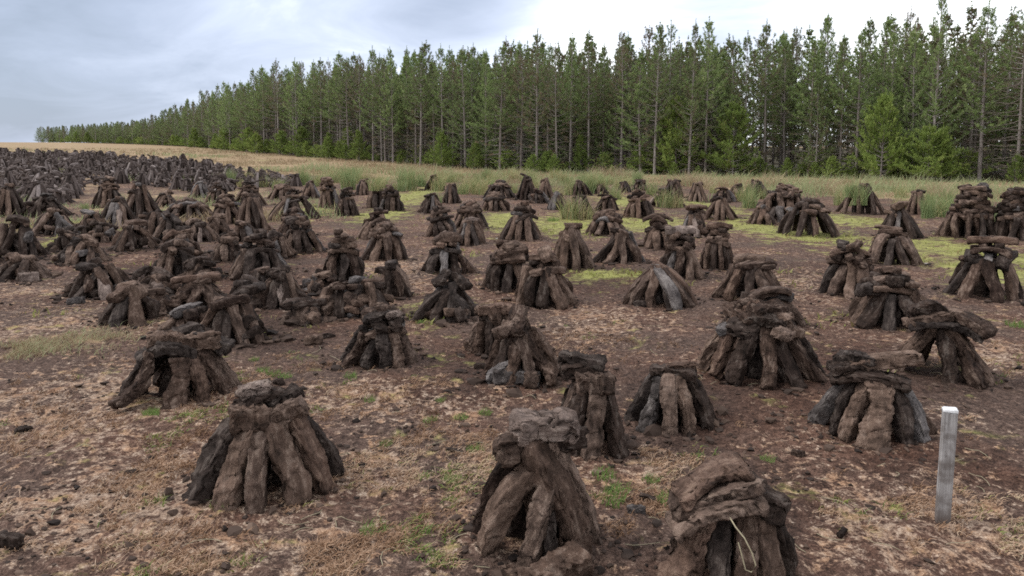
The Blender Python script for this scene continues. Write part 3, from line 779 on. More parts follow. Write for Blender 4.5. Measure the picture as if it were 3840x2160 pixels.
def build_stack(st, R, H, style):
    r = st.rng
    w = lambda n, k=.56: max(.07, min(.115, 2 * math.pi * R / n * k))
    if style == 'cone':
        n = r.choice([9, 10, 11])
        st.ring(n, R * .92, R * .26, 0, H * .86, w(n), .1)
        st.core(R, H * .7)
        for i in range(r.choice([2, 3, 3])):
            st.lay((r.uniform(-.07, .07), r.uniform(-.07, .07), H * (.86 + .05 * i)), r.uniform(0, 3), r.uniform(.15, .24), .11, .07,
                   r.choice(['lump', 'slab']), r.uniform(-.3, .3), r.uniform(-.3, .3))
    elif style == 'tower':
        n = r.choice([9, 10, 11])
        st.ring(n, R * .92, R * .42, 0, H * .60, w(n), .1)
        st.core(R, H * .55)
        st.layers(H * .56, H * .97, R * .5)
    elif style == 'flat':
        n = r.choice([9, 10, 11])
        st.ring(n, R * .92, R * .38, 0, H * .72, w(n), .1)
        st.core(R, H * .62)
        for i in range(3):
            st.lay((r.uniform(-.08, .08), r.uniform(-.06, .06), H * (.74 + .09 * i)), r.uniform(-.35, .35) + (0 if i % 2 == 0 else .7), r.uniform(.3, .40), r.uniform(.13, .19), .055,
                   'slab', r.uniform(-.2, .2), r.uniform(-.2, .2))
    elif style == 'dome':
        n = r.choice([10, 11, 12])
        st.ring(n, R * .97, R * .36, 0, H * .74, w(n, .58), .105)
        st.core(R, H * .64)
        for z, q, cnt in ((.66, .5, 6), (.78, .33, 5), (.9, .14, 3)):
            a0 = r.uniform(0, 6.28)
            for i in range(cnt):
                a = a0 + i * 6.28 / cnt + r.uniform(-.3, .3)
                yw = a + 1.57 + r.uniform(-.45, .45)
                kd = r.choice(['long', 'slab', 'lump', 'long'])
                st.lay((R * q * math.cos(a), R * q * math.sin(a), H * (z + r.uniform(-.03, .03))), yw, r.uniform(.22, .34) if kd != 'lump' else .18, r.uniform(.11, .17), r.uniform(.06, .085), kd,
                       r.uniform(-.2, .2), -.35 + r.uniform(-.2, .2))
    elif style == 'bigdome':
        st.ring(15, R * .96, R * .72, 0, H * .4, .14, .12)
        st.ring(12, R * .78, R * .42, H * .32, H * .72, .15, .1, .2)
        st.ring(6, R * .4, R * .1, H * .5, H * .8, .15, .1, .2)
        st.core(R, H * .7)
        for i in range(16):
            a, q = r.uniform(0, 6.28), r.random() ** .6
            st.lay((R * .6 * q * math.cos(a), R * .6 * q * math.sin(a), H * (.96 - .3 * q)), r.uniform(0, 3), r.uniform(.2, .36), .15, .07, r.choice(['slab', 'long', 'lump']), r.uniform(-.3, .3), r.uniform(-.3, .3))
    elif style == 'wall':
        st.ring(13, R * .94, R * .6, 0, H * .46, .105, .11)
        st.ring(9, R * .62, R * .4, 0, H * .5, .11, .11)
        st.core(R, H * .45)
        for k in range(7):
            z = H * (.44 + .082 * k)
            rad = R * (.82 - .075 * k)
            for j in range(6 if k < 4 else 4):
                a = j * 6.28 / (6 if k < 4 else 4) + k * .7 + r.uniform(-.25, .25)
                st.lay((rad * .62 * math.cos(a), rad * .62 * math.sin(a), z + r.uniform(-.015, .015)), a + 1.57 + r.uniform(-.5, .5), r.uniform(.28, .42), r.uniform(.1, .15), .075, r.choice(['slab', 'long', 'long']),
                       r.uniform(-.15, .15), r.uniform(-.35, .1))
        for i in range(4):
            st.lay((r.uniform(-.35, .35) * R, r.uniform(-.2, .2) * R, H * r.uniform(.94, 1.0)), r.uniform(0, 3), r.uniform(.18, .3), .11, .06, r.choice(['long', 'lump']), r.uniform(-.4, .4), 0)
    elif style == 'mess':
        n = r.choice([8, 9, 10])
        st.ring(n, R * .9, R * .28, 0, H * .8, .1, .1, .4)
        st.core(R, H * .6)
        st.heap(R * .9, H * .95, 8)
        for i in range(3):
            st.lay((r.uniform(-.09, .09), r.uniform(-.09, .09), H * (.80 + .08 * i)), r.uniform(0, 3), r.uniform(.2, .32), r.uniform(.1, .14), .07, r.choice(['slab', 'long', 'lump']), r.uniform(-.35, .35), r.uniform(-.3, .3))
    elif style == 'loose':
        for i in range(r.choice([8, 9, 10])):
            a = r.uniform(0, 6.28)
            q, l = r.uniform(.2, 1.15) * R, r.uniform(.3, .42)
            e = r.uniform(.35, 1.15)
            b2 = a + r.uniform(-.8, .8)
            st.lean((q * math.cos(a), q * math.sin(a), 0), (q * math.cos(a) - l * math.cos(e) * math.cos(b2), q * math.sin(a) - l * math.cos(e) * math.sin(b2), l * math.sin(e)),
                    r.uniform(.07, .11), .08)
        for i in range(4):
            st.lay((r.uniform(-R, R), r.uniform(-R, R), r.uniform(.05, H * .8)), r.uniform(0, 3), .34, .1, .08, 'long', r.uniform(-.4, .4))
    elif style == 'peak':
        n = 8
        st.ring(n, R * .9, R * .2, 0, H * .84, w(n), .1)
        st.core(R, H * .7)
        st.lean((R * .95, -R * .35, H * .05), (-R * .05, -R * .12, H * .95), .115, .1, out=(.5, -.4, .6), var=1)
        st.lay((0, 0, H * .93), r.uniform(0, 3), .2, .13, .08, 'lump')
        st.lay((-R * .25, -R * .15, H * .72), r.uniform(0, 3), .24, .12, .08, 'long', .3)
    elif style == 'arch':
        n = 10
        st.ring(n, R * .92, R * .2, 0, H * .85, .11, .1)
        st.core(R, H * .7)
        st.lean((R * .48, -R * .98, -.01), (-R * .05, -R * .15, H * .98), .13, .11, var=9, tone='g', out=(.25, -1, .5))
        st.lean((R * .98, -R * .3, 0), (R * .02, R * .05, H * .97), .11, .1, var=6, tone='r')
    elif style == 'tripod':
        for a, W in ((-.15, .14), (.55, .12), (1.3, .12), (2.2, .13), (2.9, .13), (3.5, .14), (-.55, .12)):
            st.lean((R * .95 * math.cos(a), R * .95 * math.sin(a), 0), (R * .2 * math.cos(a), R * .2 * math.sin(a), H * .72), W, .1)
        st.lean((R * .2, -R * .75, 0), (R * .08, -R * .15, H * .7), .1, .09)
        st.lay((0, -.02, H * .76), .1, .42, .24, .06, 'slab', -.08)
        st.lay((-.08, 0, H * .86), .5, .36, .2, .06, 'slab', .18)
        st.lay((.12, .04, H * .84), -.5, .34, .2, .06, 'slab', -.2)
        st.lay((-.1, .05, H * .95), .3, .3, .14, .07, 'long', -.1)
    elif style == 'grassy':
        st.ring(8, R * .92, R * .5, 0, H * .8, .13, .12)
        st.core(R, H * .7)
        st.lay((0, 0, H * .86), .2, .36, .3, .1, 'slab', .1)
    elif style == 'hero1':
        L = st.lean
        L((-.335, -.10, -.01), (-.13, -.02, .30), .17, .13, var=4, tone='d', out=(-1, -.45, .5))
        L((-.17, -.27, 0), (-.085, -.07, .33), .13, .11, var=1)
        L((-.05, -.315, -.01), (-.03, -.09, .31), .10, .11, var=2, tone='b')
        L((.13, -.285, 0), (.035, -.07, .34), .155, .10, var=4)
        L((.27, -.18, 0), (.10, -.04, .36), .12, .10, var=2, tone='r')
        L((.34, -.01, 0), (.13, .02, .34), .12, .10, var=5, tone='d')
        for a in (.5, 1.2, 1.9, 2.6): L((.33 * math.cos(a), .33 * math.sin(a), 0), (.1 * math.cos(a), .1 * math.sin(a), .34), .13, .1)
        st.core(R, .28)
        st.lay((-.07, -.085, .355), .25, .15, .12, .11, 'lump', -.1, tone='b')
        st.lay((.095, -.075, .36), -.2, .16, .11, .085, 'lump', .3, tone='b')
        st.lay((-.02, .02, .405), .15, .23, .14, .055, 'slab', .1, tone='d')
        st.lay((.09, .02, .40), .5, .16, .1, .05, 'slab', .25, tone='d')
        st.lay((-.045, .03, .447), .2, .14, .11, .06, 'lump', 0, tone='p')
    elif style == 'hero2':
        L = st.lean
        L((-.335, -.27, .045), (-.165, -.12, .30), .14, .085, var=9, tone='b', out=(-1, -.5, .3), flip=True)
        L((-.36, -.05, 0), (-.2, 0, .24), .14, .11, tone='d')
        L((-.03, -.29, -.01), (-.01, -.12, .27), .17, .12, var=0)
        L((.115, -.27, 0), (.07, -.1, .28), .11, .1, var=3, tone='r')
        L((.265, -.17, 0), (.12, -.06, .30), .12, .1, var=5, tone='b')
        L((.35, -.02, 0), (.15, 0, .29), .12, .1)
        for a in (.6, 1.3, 2.0, 2.7): L((.33 * math.cos(a), .33 * math.sin(a), 0), (.13 * math.cos(a), .13 * math.sin(a), .3), .13, .1)
        st.core(R, .27)
        st.lay((-.08, -.06, .325), .1, .33, .2, .09, 'slab', -.03, var=2, tone='d')
        st.lay((-.05, -.03, .385), -.1, .26, .16, .07, 'slab', -.12, var=1, tone='b')
        st.lay((.13, -.02, .35), .3, .2, .14, .11, 'lump', tone='b')
        st.lay((.2, .02, .33), -.4, .24, .12, .09, 'long', -.4, tone='d')
        st.lay((.02, .1, .38), .7, .26, .13, .09, 'long', .2, tone='d')
    elif style == 'hero3':
        L = st.lean
        L((-.235, -.13, -.01), (-.015, -.10, .36), .125, .105, var=6, tone='b', out=(-1, -.5, .5))
        L((-.245, .03, 0), (-.08, .0, .39), .12, .1, var=3)
        L((-.055, -.25, 0), (.055, -.14, .29), .105, .1, var=3, tone='b')
        L((.065, -.22, 0), (.03, -.12, .23), .07, .07, var=1, tone='d')
        L((.185, -.16, -.01), (-.005, -.06, .43), .155, .11, var=3, tone='b')
        L((.235, .0, 0), (.07, .0, .41), .13, .1, var=5)
        for a in (.8, 1.6, 2.4): L((.23 * math.cos(a), .23 * math.sin(a), 0), (.07 * math.cos(a), .07 * math.sin(a), .4), .12, .1)
        L((0, .0, 0), (0, .02, .36), .13, .12)
        L((-.1, .0, 0), (-.05, .02, .34), .12, .12, tone='d')
        st.lay((.065, -.335, .055), .5, .25, .13, .10, 'long', .12, var=8, tone='b')
        st.lay((-.075, -.04, .415), .4, .17, .13, .09, 'lump', tone='b')
        st.lay((.03, .0, .475), .12, .235, .17, .11, 'lump', .06, tone='p')
        st.lay((.06, .02, .42), .5, .24, .13, .09, 'lump', tone='d')
    elif style == 'hero4':
        L = st.lean
        L((.03, -.2, -.01), (.03, -.05, .40), .13, .11, var=1, tone='b')
        L((-.09, -.15, 0), (-.02, -.04, .36), .12, .1, tone='d')
        L((.18, -.1, 0), (.06, .0, .36), .13, .1, var=0, tone='d')
        L((-.18, -.02, 0), (-.04, 0, .36), .12, .1)
        for a in (.6, 1.6, 2.5): L((.19 * math.cos(a), .19 * math.sin(a), 0), (.06 * math.cos(a), .06 * math.sin(a), .36), .13, .1)
        L((0, 0, 0), (.01, .02, .36), .12, .12)
        st.lay((.03, -.04, .385), .2, .17, .15, .11, 'lump', tone='b')
        st.lay((-.05, .03, .43), .3, .2, .13, .08, 'lump', .1, tone='d')
        st.lay((-.04, .05, .475), -.1, .24, .14, .055, 'slab', -.12, tone='d')
    elif style == 'hero5':
        L = st.lean
        L((-.245, -.08, -.01), (-.09, .0, .32), .10, .1, var=1, tone='d')
        L((-.145, -.2, 0), (-.07, -.06, .29), .105, .09, var=0, tone='g')
        L((-.02, -.255, -.01), (-.015, -.08, .31), .12, .1, var=3, tone='b')
        L((.095, -.215, 0), (.04, -.07, .3), .10, .09, var=3, tone='b')
        L((.235, -.11, 0), (.08, -.01, .31), .105, .1, var=2, tone='d')
        for a in (.2, .9, 1.6, 2.3, 3.0): L((.24 * math.cos(a), .24 * math.sin(a), 0), (.09 * math.cos(a), .09 * math.sin(a), .3), .12, .1)
        st.core(R, .26)
        st.lay((0, -.01, .315), .05, .25, .16, .06, 'slab', -.03, tone='d')
        st.lay((.05, .02, .345), .5, .16, .1, .05, 'lump', tone='r')
    elif style == 'hero6':
        L = st.lean
        L((-.19, -.2, -.05), (-.08, -.04, .240), .17, .12, var=0, tone='r')
        L((-.04, -.26, -.05), (-.02, -.06, .240), .1, .1, var=3, tone='d')
        L((.07, -.22, -.05), (.04, -.06, .270), .11, .1, var=1, tone='b')
        L((.17, -.15, -.05), (.08, -.03, .290), .11, .1, var=2, tone='b')
        L((.225, -.02, -.04), (.1, .0, .290), .11, .1, var=6, tone='d')
        for a in (.6, 1.4, 2.2, 3.0): L((.2 * math.cos(a), .2 * math.sin(a), 0), (.08 * math.cos(a), .08 * math.sin(a), .270), .12, .1)
        L((0, .0, 0), (0, .02, .3), .13, .12, tone='d')
        st.lay((-.055, -.05, .275), .3, .33, .25, .055, 'slab', .34, .12, var=2, tone='b')
        st.lay((-.06, -.02, .318), .3, .32, .24, .045, 'slab', .4, .08, var=1, tone='b')
        st.lay((-.075, .0, .362), .35, .27, .2, .042, 'slab', .42, .05, var=4, tone='r')
        st.lay((.11, .0, .30), -.4, .16, .13, .08, 'lump', -.2, tone='d')
    elif style == 'hero7':
        L = st.lean
        L((.03, -.30, -.015), (.02, -.1, .29), .19, .11, var=0, tone='b')
        L((-.12, -.26, 0), (-.05, -.09, .28), .095, .1, var=1, tone='b')
        L((-.2, -.2, 0), (-.1, -.06, .27), .07, .09, var=3, tone='d')
        L((-.30, -.1, 0), (-.13, -.02, .28), .11, .1, var=1, tone='g')
        L((.19, -.22, 0), (.1, -.07, .27), .1, .1, tone='d')
        L((.27, -.13, 0), (.12, -.03, .3), .095, .1, tone='g')
        for a in (.2, .9, 1.6, 2.3, 2.9): L((.3 * math.cos(a), .3 * math.sin(a), 0), (.12 * math.cos(a), .12 * math.sin(a), .28), .13, .1)
        st.core(R, .26)
        st.lay((-.02, -.04, .305), .05, .38, .2, .05, 'slab', .02, tone='d')
        st.lay((-.1, .0, .345), .3, .26, .18, .05, 'slab', -.05, tone='d')
        st.lay((.03, .03, .385), .35, .4, .14, .075, 'long', .22, var=1, tone='b')
        st.lay((-.1, .03, .39), -.2, .22, .14, .05, 'slab', .1, tone='d')
    elif style == 'hero8':
        L = st.lean
        L((.09, -.22, -.01), (.0, -.04, .33), .17, .11, var=0, tone='b')
        L((-.1, -.2, 0), (-.02, -.05, .28), .14, .12, var=1, tone='d')
        L((-.24, -.1, 0), (-.05, 0, .26), .13, .1, tone='d')
        L((.23, -.05, .02), (.12, .04, .26), .15, .11, tone='d')
        for a in (.4, 1.2, 2.0, 2.8): L((.24 * math.cos(a), .24 * math.sin(a), 0), (.06 * math.cos(a), .06 * math.sin(a), .28), .13, .1)
        L((0, 0, 0), (0, 0, .28), .14, .13)
        st.lay((-.04, -.05, .31), .6, .24, .17, .08, 'lump', .35, tone='b')
        st.lay((.05, 0, .33), -.6, .24, .16, .07, 'slab', -.4, tone='b')


def add_marks(st, R, H, lab):
    """single sods that set one stack apart from its neighbours"""
    has = lambda *w: any(q in lab for q in w)
    if has('pale grey sod', 'bright grey sod', 'grey tilted sod', 'light sods in a cleft'):
        st.lean((R * .15, -R * 1.02, 0), (R * .05, -R * .32, H * .66), .12, .1, tone='p')
    if has('upright light sod'):
        st.lean((R * .1, -R * .95, 0), (R * .1, -R * .4, H * .8), .08, .09, tone='p')
    if has('whitish chip', 'white lump'):
        st.lay((R * .25, -R * .2, H * .93), .4, .12, .08, .05, 'lump', tone='p')
    if has('small pale cap'):
        st.lay((0, -R * .05, H * 1.0), .3, .2, .12, .07, 'slab', tone='p')
    if has('blue'):
        st.lay((-R * .15, -R * .1, H * .97), .3, .3, .13, .09, 'long', .15, tone='d')
    if has('black sod slanting down its left', 'leaning out left', 'stick like sod standing against its left'):
        st.lean((-R * 1.2, -R * .45, 0), (-R * .25, -R * .2, H * .72), .1, .09, tone='p' if 'stick' in lab else 'd')
    if has('splayed out at its right', 'dark flank'):
        st.lean((R * 1.25, -R * .35, 0), (R * .4, -R * .15, H * .5), .11, .1, tone='d' if 'flank' in lab else 'b')
    if has('reddish sod', 'reddish top', 'reddish flat'):
        st.lay((0, -R * .05, H * .99), .05, min(.44, R * 1.35), .16, .07, 'slab', .03, tone='r')
    if has('rounded light slab', 'large overhanging cap'):
        st.lay((0, -R * .05, H * .98), .1, .34, .2, .1, 'slab', .05, tone='p' if 'light' in lab else 'b')
    if has('like a bow'):
        st.lay((0, -R * .05, H * .97), .1, .46, .1, .07, 'long', 0, var=9, tone='b')
    if has('diamond shaped lump'):
        st.lay((R * .1, -R * .2, H * .97), .6, .24, .15, .12, 'lump', .2, tone='b')
    if has('round pale lump'):
        st.lay((R * .2, -R * .95, .07), .3, .17, .14, .13, 'lump', tone='p')
    if has('glinting'):
        st.lay((R * .35, -R * .55, H * .55), 1.2, .16, .11, .1, 'lump', .5, tone='g')
    if has('black lump', 'black lumps'):
        st.lay((-R * .45, -R * .5, H * .62), .5, .18, .14, .12, 'lump', tone='d')
        st.lay((R * .2, -R * .35, H * .78), 1.1, .17, .13, .11, 'lump', tone='d')


MIX = {'b': 'b' * 14 + 'r' + 'ddddd' + 'g', 'd': 'b' * 8 + 'd' * 11 + 'g', 'g': 'g' * 10 + 'b' * 8 + 'd' * 2}
stack_roots = []
for i, (sx, sy, sR, sH, style, tone, label) in enumerate(STACKS):
    st = Stack(i * 13 + 5)
    st.wk = .86 if style.startswith('hero') else 1.0
    build_stack(st, sR, sH, style)
    add_marks(st, sR, sH, label)
    root = bpy.data.objects.new('turf_stack', None)
    root.empty_display_size = 0.2
    COL.objects.link(root)
    root.location = (sx, sy, gz(sx, sy) - 0.012)
    yaw = -math.atan2(sx, sy)
    root.rotation_euler = (0, 0, yaw)
    tag(root, label, 'turf stack', 'stacks of cut turf drying on the bog')
    stack_roots.append(root)
    dist = math.hypot(sx, sy)
    lod = 'hi' if dist < 6.3 else 'mid' if dist < 12 else 'lo'
    mix = MIX[tone]
    kx, ky = st.rng.uniform(-.16, .16), st.rng.uniform(-.1, .1)
    if style.startswith('hero'): kx = ky = 0
    for kind, var, M, tn in st.items:
        M = M.copy()
        M[0][3] += M[2][3] * kx
        M[1][3] += M[2][3] * ky
        t = tn or st.rng.choice(mix)
        obj(SOD_NAME[kind], sod_mesh(kind, var, lod, t), root, M)

# ------------------------------------------------------------------ the grey field of small stacks on the left
far_protos, far_geo = [], []
for k in range(16):
    st = Stack(900 + k)
    rr_ = random.Random(k)
    fR, fH = rr_.uniform(.28, .38), rr_.uniform(.42, .6)
    sty = ['cone', 'loose', 'cone', 'loose', 'mess', 'loose', 'peak', 'loose'][k % 8]
    build_stack(st, fR, fH, sty)
    parts = []
    for kind, var, M, tn in st.items:
        V, F = sod_np(kind, var % 3, 'mini')
        Mn = np.array(M)
        parts.append((V @ Mn[:3, :3].T + Mn[:3, 3], F, np.full(len(V), min(1, max(0, st.rng.gauss(.5, .26))))))
    V, F, A_ = join_np(parts)
    far_geo.append((V, F, A_))
    far_protos.append(mesh_np('small_turf_stack', V, F, [TURF_FAR], dict(tint=A_), smooth=False))


def in_poly(x, y, poly):
    inside = False
    n = len(poly)
    for i in range(n):
        x1, y1 = poly[i]
        x2, y2 = poly[(i + 1) % n]
        if (y1 > y) != (y2 > y) and x < (x2 - x1) * (y - y1) / (y2 - y1) + x1:
            inside = not inside
    return inside


rng = random.Random(4)
fx = [p[0] for p in FIELD]
fy = [p[1] for p in FIELD]
spots = []
y = min(fy)
while y < max(fy):
    sp = .92 if y < 45 else 1.05
    x = min(fx) + rng.uniform(0, .5)
    while x < max(fx):
        qx, qy = x + rng.uniform(-.22, .22), y + rng.uniform(-.22, .22)
        if in_poly(qx, qy, FIELD) and rng.random() > .07:
            if all((qx - s[0]) ** 2 + (qy - s[1]) ** 2 > (s[2] + .3) ** 2 for s in STACKS):
                spots.append((qx, qy))
        x += sp
    y += sp * .95
spots.sort(key=lambda p: p[0] ** 2 + p[1] ** 2)
NIND = 298 - len(STACKS)
stake_xy = SMALL_STAKE[0]
for i, (qx, qy) in enumerate(spots[:NIND]):
    o = obj('turf_stack', far_protos[rng.randrange(16)])
    o.location = (qx, qy, gz(qx, qy) - .02)
    o.rotation_euler = (0, 0, rng.uniform(0, 6.28))
    s = rng.uniform(.85, 1.12)
    o.scale = (s, s, s * rng.uniform(.85, 1.15))
    tag(o, 'small dry grey turf stack in the crowded field at far left', 'turf stack', 'small grey turf stacks crowding the far left field')
parts = []
rest = spots[NIND:]
if rest:
    zs = ground_h([p[0] for p in rest], [p[1] for p in rest])
    for (qx, qy), z in zip(rest, zs):
        V, F, A_ = far_geo[rng.randrange(16)]
        a = rng.uniform(0, 6.28)
        ca, sa = math.cos(a), math.sin(a)
        s = rng.uniform(.85, 1.15)
        W = np.stack([(V[:, 0] * ca - V[:, 1] * sa) * s + qx, (V[:, 0] * sa + V[:, 1] * ca) * s + qy, V[:, 2] * s * rng.uniform(.85, 1.2) + z - .02], 1)
        parts.append((W, F, np.clip(A_ + rng.uniform(-.15, .15), 0, 1)))
    V, F, A_ = join_np(parts)
    tag(obj('distant_turf_stacks', mesh_np('distant_turf_stacks', V, F, [TURF_FAR], dict(tint=A_), smooth=False)),
        'mass of far grey turf stacks below the tan grass', 'turf stacks', None, 'stuff')
print('far stacks', len(spots), 'ind', NIND)

# ------------------------------------------------------------------ loose sods, stakes, root loop, pale stones
LOOSE_LABEL = ['dark glinting lump of turf lying alone left of the tall front stack', 'small grey lump of turf beside the green patch right of the front stack',
               'dark lump of turf lying at the lower left corner', 'small dark turf lump on bare soil near the bottom right', 'little turf scrap lying below the wide fanned stack',
               'small black turf lump on the pale straw ground at left', 'flat brown turf scrap between the neat stacks on the right',
               'flattened turf sod on the tan flat at right', 'dark turf sod lying far back on the tan flat', 'black turf scrap in the middle of the field',
               'grey turf lump on the straw at the left edge', 'tiny turf scrap between the curled stack and the green tufts', 'turf lump close by the front slab roofed stack',
               'black sod sticking out left of the small red topped stack', 'flat turf crumb right of the whitish chip stack', 'dark turf lump in the rubble left of centre',
               'reddish turf lump in the rubble left of centre', 'round brown turf lump left of the arched grey sod stack', 'flat turf scrap beside the reddish capped narrow stack']
for i, (lx, ly, s) in enumerate(LOOSE_SODS):
    kind = 'lump' if i % 3 else 'long'
    o = obj('loose_sod', sod_mesh(kind, i % 6, 'mid', 'g' if i in (1, 10) else 'dbd'[i % 3] if i not in (0, 2, 5) else 'd'))
    k = s / (.17 if kind == 'lump' else .34) * (.8 if i in (0, 1, 2, 3, 4) else 1.2)
    o.location = (lx, ly, gz(lx, ly) + .035 * k)
    o.scale = (k, k, k)
    o.rotation_euler = (rng.uniform(-.3, .3), rng.uniform(-.2, .2), rng.uniform(0, 3.1))
    tag(o, LOOSE_LABEL[i], 'turf lump', 'loose lumps of turf on the ground')

m, g = new_mat('weathered_wood')
tc = g.n('ShaderNodeTexCoord')
mp = g.n('ShaderNodeMapping', {0: tc.outputs['Object'], 3: (60, 60, 3)}).outputs[0]
n1 = g.noise(mp, 1.6, 5.0, 0.65)
n2 = g.noise(tc.outputs['Object'], 9.0, 3.0, 0.6)
col = g.ramp(n1, [(0.25, (.11, .10, .095)), (0.5, (.25, .235, .23)), (0.75, (.40, .385, .38))])
sepz = g.n('ShaderNodeSeparateXYZ', {0: tc.outputs['Object']}).outputs[2]
stain = g.math('MULTIPLY', g.step(g.math('ADD', n2, g.math('MULTIPLY', sepz, -0.45)), 0.30, 0.50), 0.75)
col = g.mix(stain, col, (.075, .058, .05))
col = g.mix(g.math('MULTIPLY', g.step(g.math('ADD', sepz, g.math('MULTIPLY', n2, .08)), 0.12, 0.03), .7), col, (.07, .046, .036))
bs = g.n('ShaderNodeBsdfPrincipled', {'Base Color': col, 'Roughness': 0.8})
bp = g.n('ShaderNodeBump', {'Height': n1, 'Strength': 0.5, 'Distance': 0.003})
g.set(bs.inputs['Normal'], bp.outputs[0])
g.n('ShaderNodeOutputMaterial', {0: bs})
WOOD = m
m, g = new_mat('white_paint')
tc = g.n('ShaderNodeTexCoord')
col = g.ramp(g.noise(tc.outputs['Object'], 60.0, 3.0, 0.6), [(0.3, (.40, .40, .41)), (0.6, (.62, .62, .63))])
bs = g.n('ShaderNodeBsdfPrincipled', {'Base Color': col, 'Roughness': 0.6})
g.n('ShaderNodeOutputMaterial', {0: bs})
WHITE = m
m, g = new_mat('pale_wood')
tc = g.n('ShaderNodeTexCoord')
col = g.ramp(g.noise(tc.outputs['Object'], 20.0, 3.0, 0.6), [(0.3, (.42, .34, .26)), (0.7, (.6, .52, .42))])
bs = g.n('ShaderNodeBsdfPrincipled', {'Base Color': col, 'Roughness': 0.75})
g.n('ShaderNodeOutputMaterial', {0: bs})
PALEWOOD = m
m, g = new_mat('pale_root')
tc = g.n('ShaderNodeTexCoord')
col = g.ramp(g.noise(tc.outputs['Object'], 40.0, 3.0, 0.6), [(0.3, (.16, .13, .08)), (0.7, (.30, .26, .17))])
bs = g.n('ShaderNodeBsdfPrincipled', {'Base Color': col, 'Roughness': 0.7})
g.n('ShaderNodeOutputMaterial', {0: bs})
ROOT = m


def post_mesh(name, w, dp, z0, z1, b, mat, slope=0.0):
    """square post with eased edges, slightly sawn-off top"""
    c = []
    for sx, sy in ((1, 1), (-1, 1), (-1, -1), (1, -1)):
        pts = [(sx * (w / 2 - b), sy * dp / 2), (sx * w / 2, sy * (dp / 2 - b))]
        if sx * sy > 0: pts = pts[::-1]
        c += pts
    c = np.array(c)
    V = []
    levels = [(z0, 1), (z0 + (z1 - z0) * .33, 1.01), (z0 + (z1 - z0) * .66, .995), (z1 - b, 1), (z1, 1 - 2 * b / w)]
    for z, s in levels:
        V += [(p[0] * s, p[1] * s, z + (slope * p[0] if z > z1 - 2 * b else 0)) for p in c]
    n = 8
    F = []
    for k in range(len(levels) - 1):
        for i in range(n):
            F.append((k * n + i, k * n + (i + 1) % n, (k + 1) * n + (i + 1) % n, (k + 1) * n + i))
    me = bpy.data.meshes.new(name)
    me.from_pydata(V, [], F + [tuple(range((len(levels) - 1) * n, len(levels) * n))])
    me.materials.append(mat)
    return me


sx, sy = STAKE[0]
root = bpy.data.objects.new('wooden_stake', None)
COL.objects.link(root)
root.location = (sx + .012, sy + .025, gz(sx, sy))
root.rotation_euler = (R_(-1.0), R_(1.0), R_(-22))
tag(root, 'grey weathered wooden stake with a white painted top standing in the soil at right', 'stake')
obj('post', post_mesh('post', .055, .045, -.12, .492, .004, WOOD), root)
obj('painted_top', post_mesh('painted_top', .0565, .0465, .4925, .506, .004, WHITE, .06), root)
sx, sy = SMALL_STAKE[0]
o = obj('small_stake', post_mesh('small_stake', .11, .05, -.1, .33, .006, PALEWOOD))
o.location = (sx, sy, gz(sx, sy))
o.rotation_euler = (0, R_(2), .2)
tag(o, 'short pale wooden peg in front of the grey turf field at left', 'stake')


def tube_geo(P, rad, sides=6):
    P = np.asarray(P, float)
    n = len(P)
    rad = np.broadcast_to(rad, (n,))
    T = np.gradient(P, axis=0)
    T /= np.linalg.norm(T, axis=1)[:, None] + 1e-9
    ref = np.where(np.abs(T[:, 2:3]) > .9, np.array([[1., 0, 0]]), np.array([[0, 0, 1.]]))
    A = np.cross(T, ref)
    A /= np.linalg.norm(A, axis=1)[:, None] + 1e-9
    B = np.cross(T, A)
    th = np.arange(sides) / sides * 2 * math.pi
    V = (P[:, None] + rad[:, None, None] * (np.cos(th)[None, :, None] * A[:, None] + np.sin(th)[None, :, None] * B[:, None])).reshape(-1, 3)
    F = []
    for i in range(n - 1):
        a = np.arange(sides) + i * sides
        b = np.roll(a, -1)
        F.append(np.stack([a, b, b + sides], 1))
        F.append(np.stack([a, b + sides, a + sides], 1))
    return V, np.concatenate(F)


# root loop that hangs out of the slab-roofed front stack (part of that stack)
loop = [(.0, -.17, .30), (.02, -.205, .285), (.05, -.225, .26), (.075, -.24, .22), (.088, -.25, .185), (.075, -.255, .16), (.055, -.255, .165), (.045, -.245, .2), (.03, -.23, .245)]
V, F = tube_geo(loop, .0026, 6)
obj('root_loop', mesh_np('root_loop', V, F, [ROOT]), stack_roots[5])

# small pale flakes lying on the soil
m, g = new_mat('pale_flake')
bs = g.n('ShaderNodeBsdfPrincipled', {'Base Color': (.72, .68, .63, 1), 'Roughness': 0.6})
g.n('ShaderNodeOutputMaterial', {0: bs})
FLAKE = m


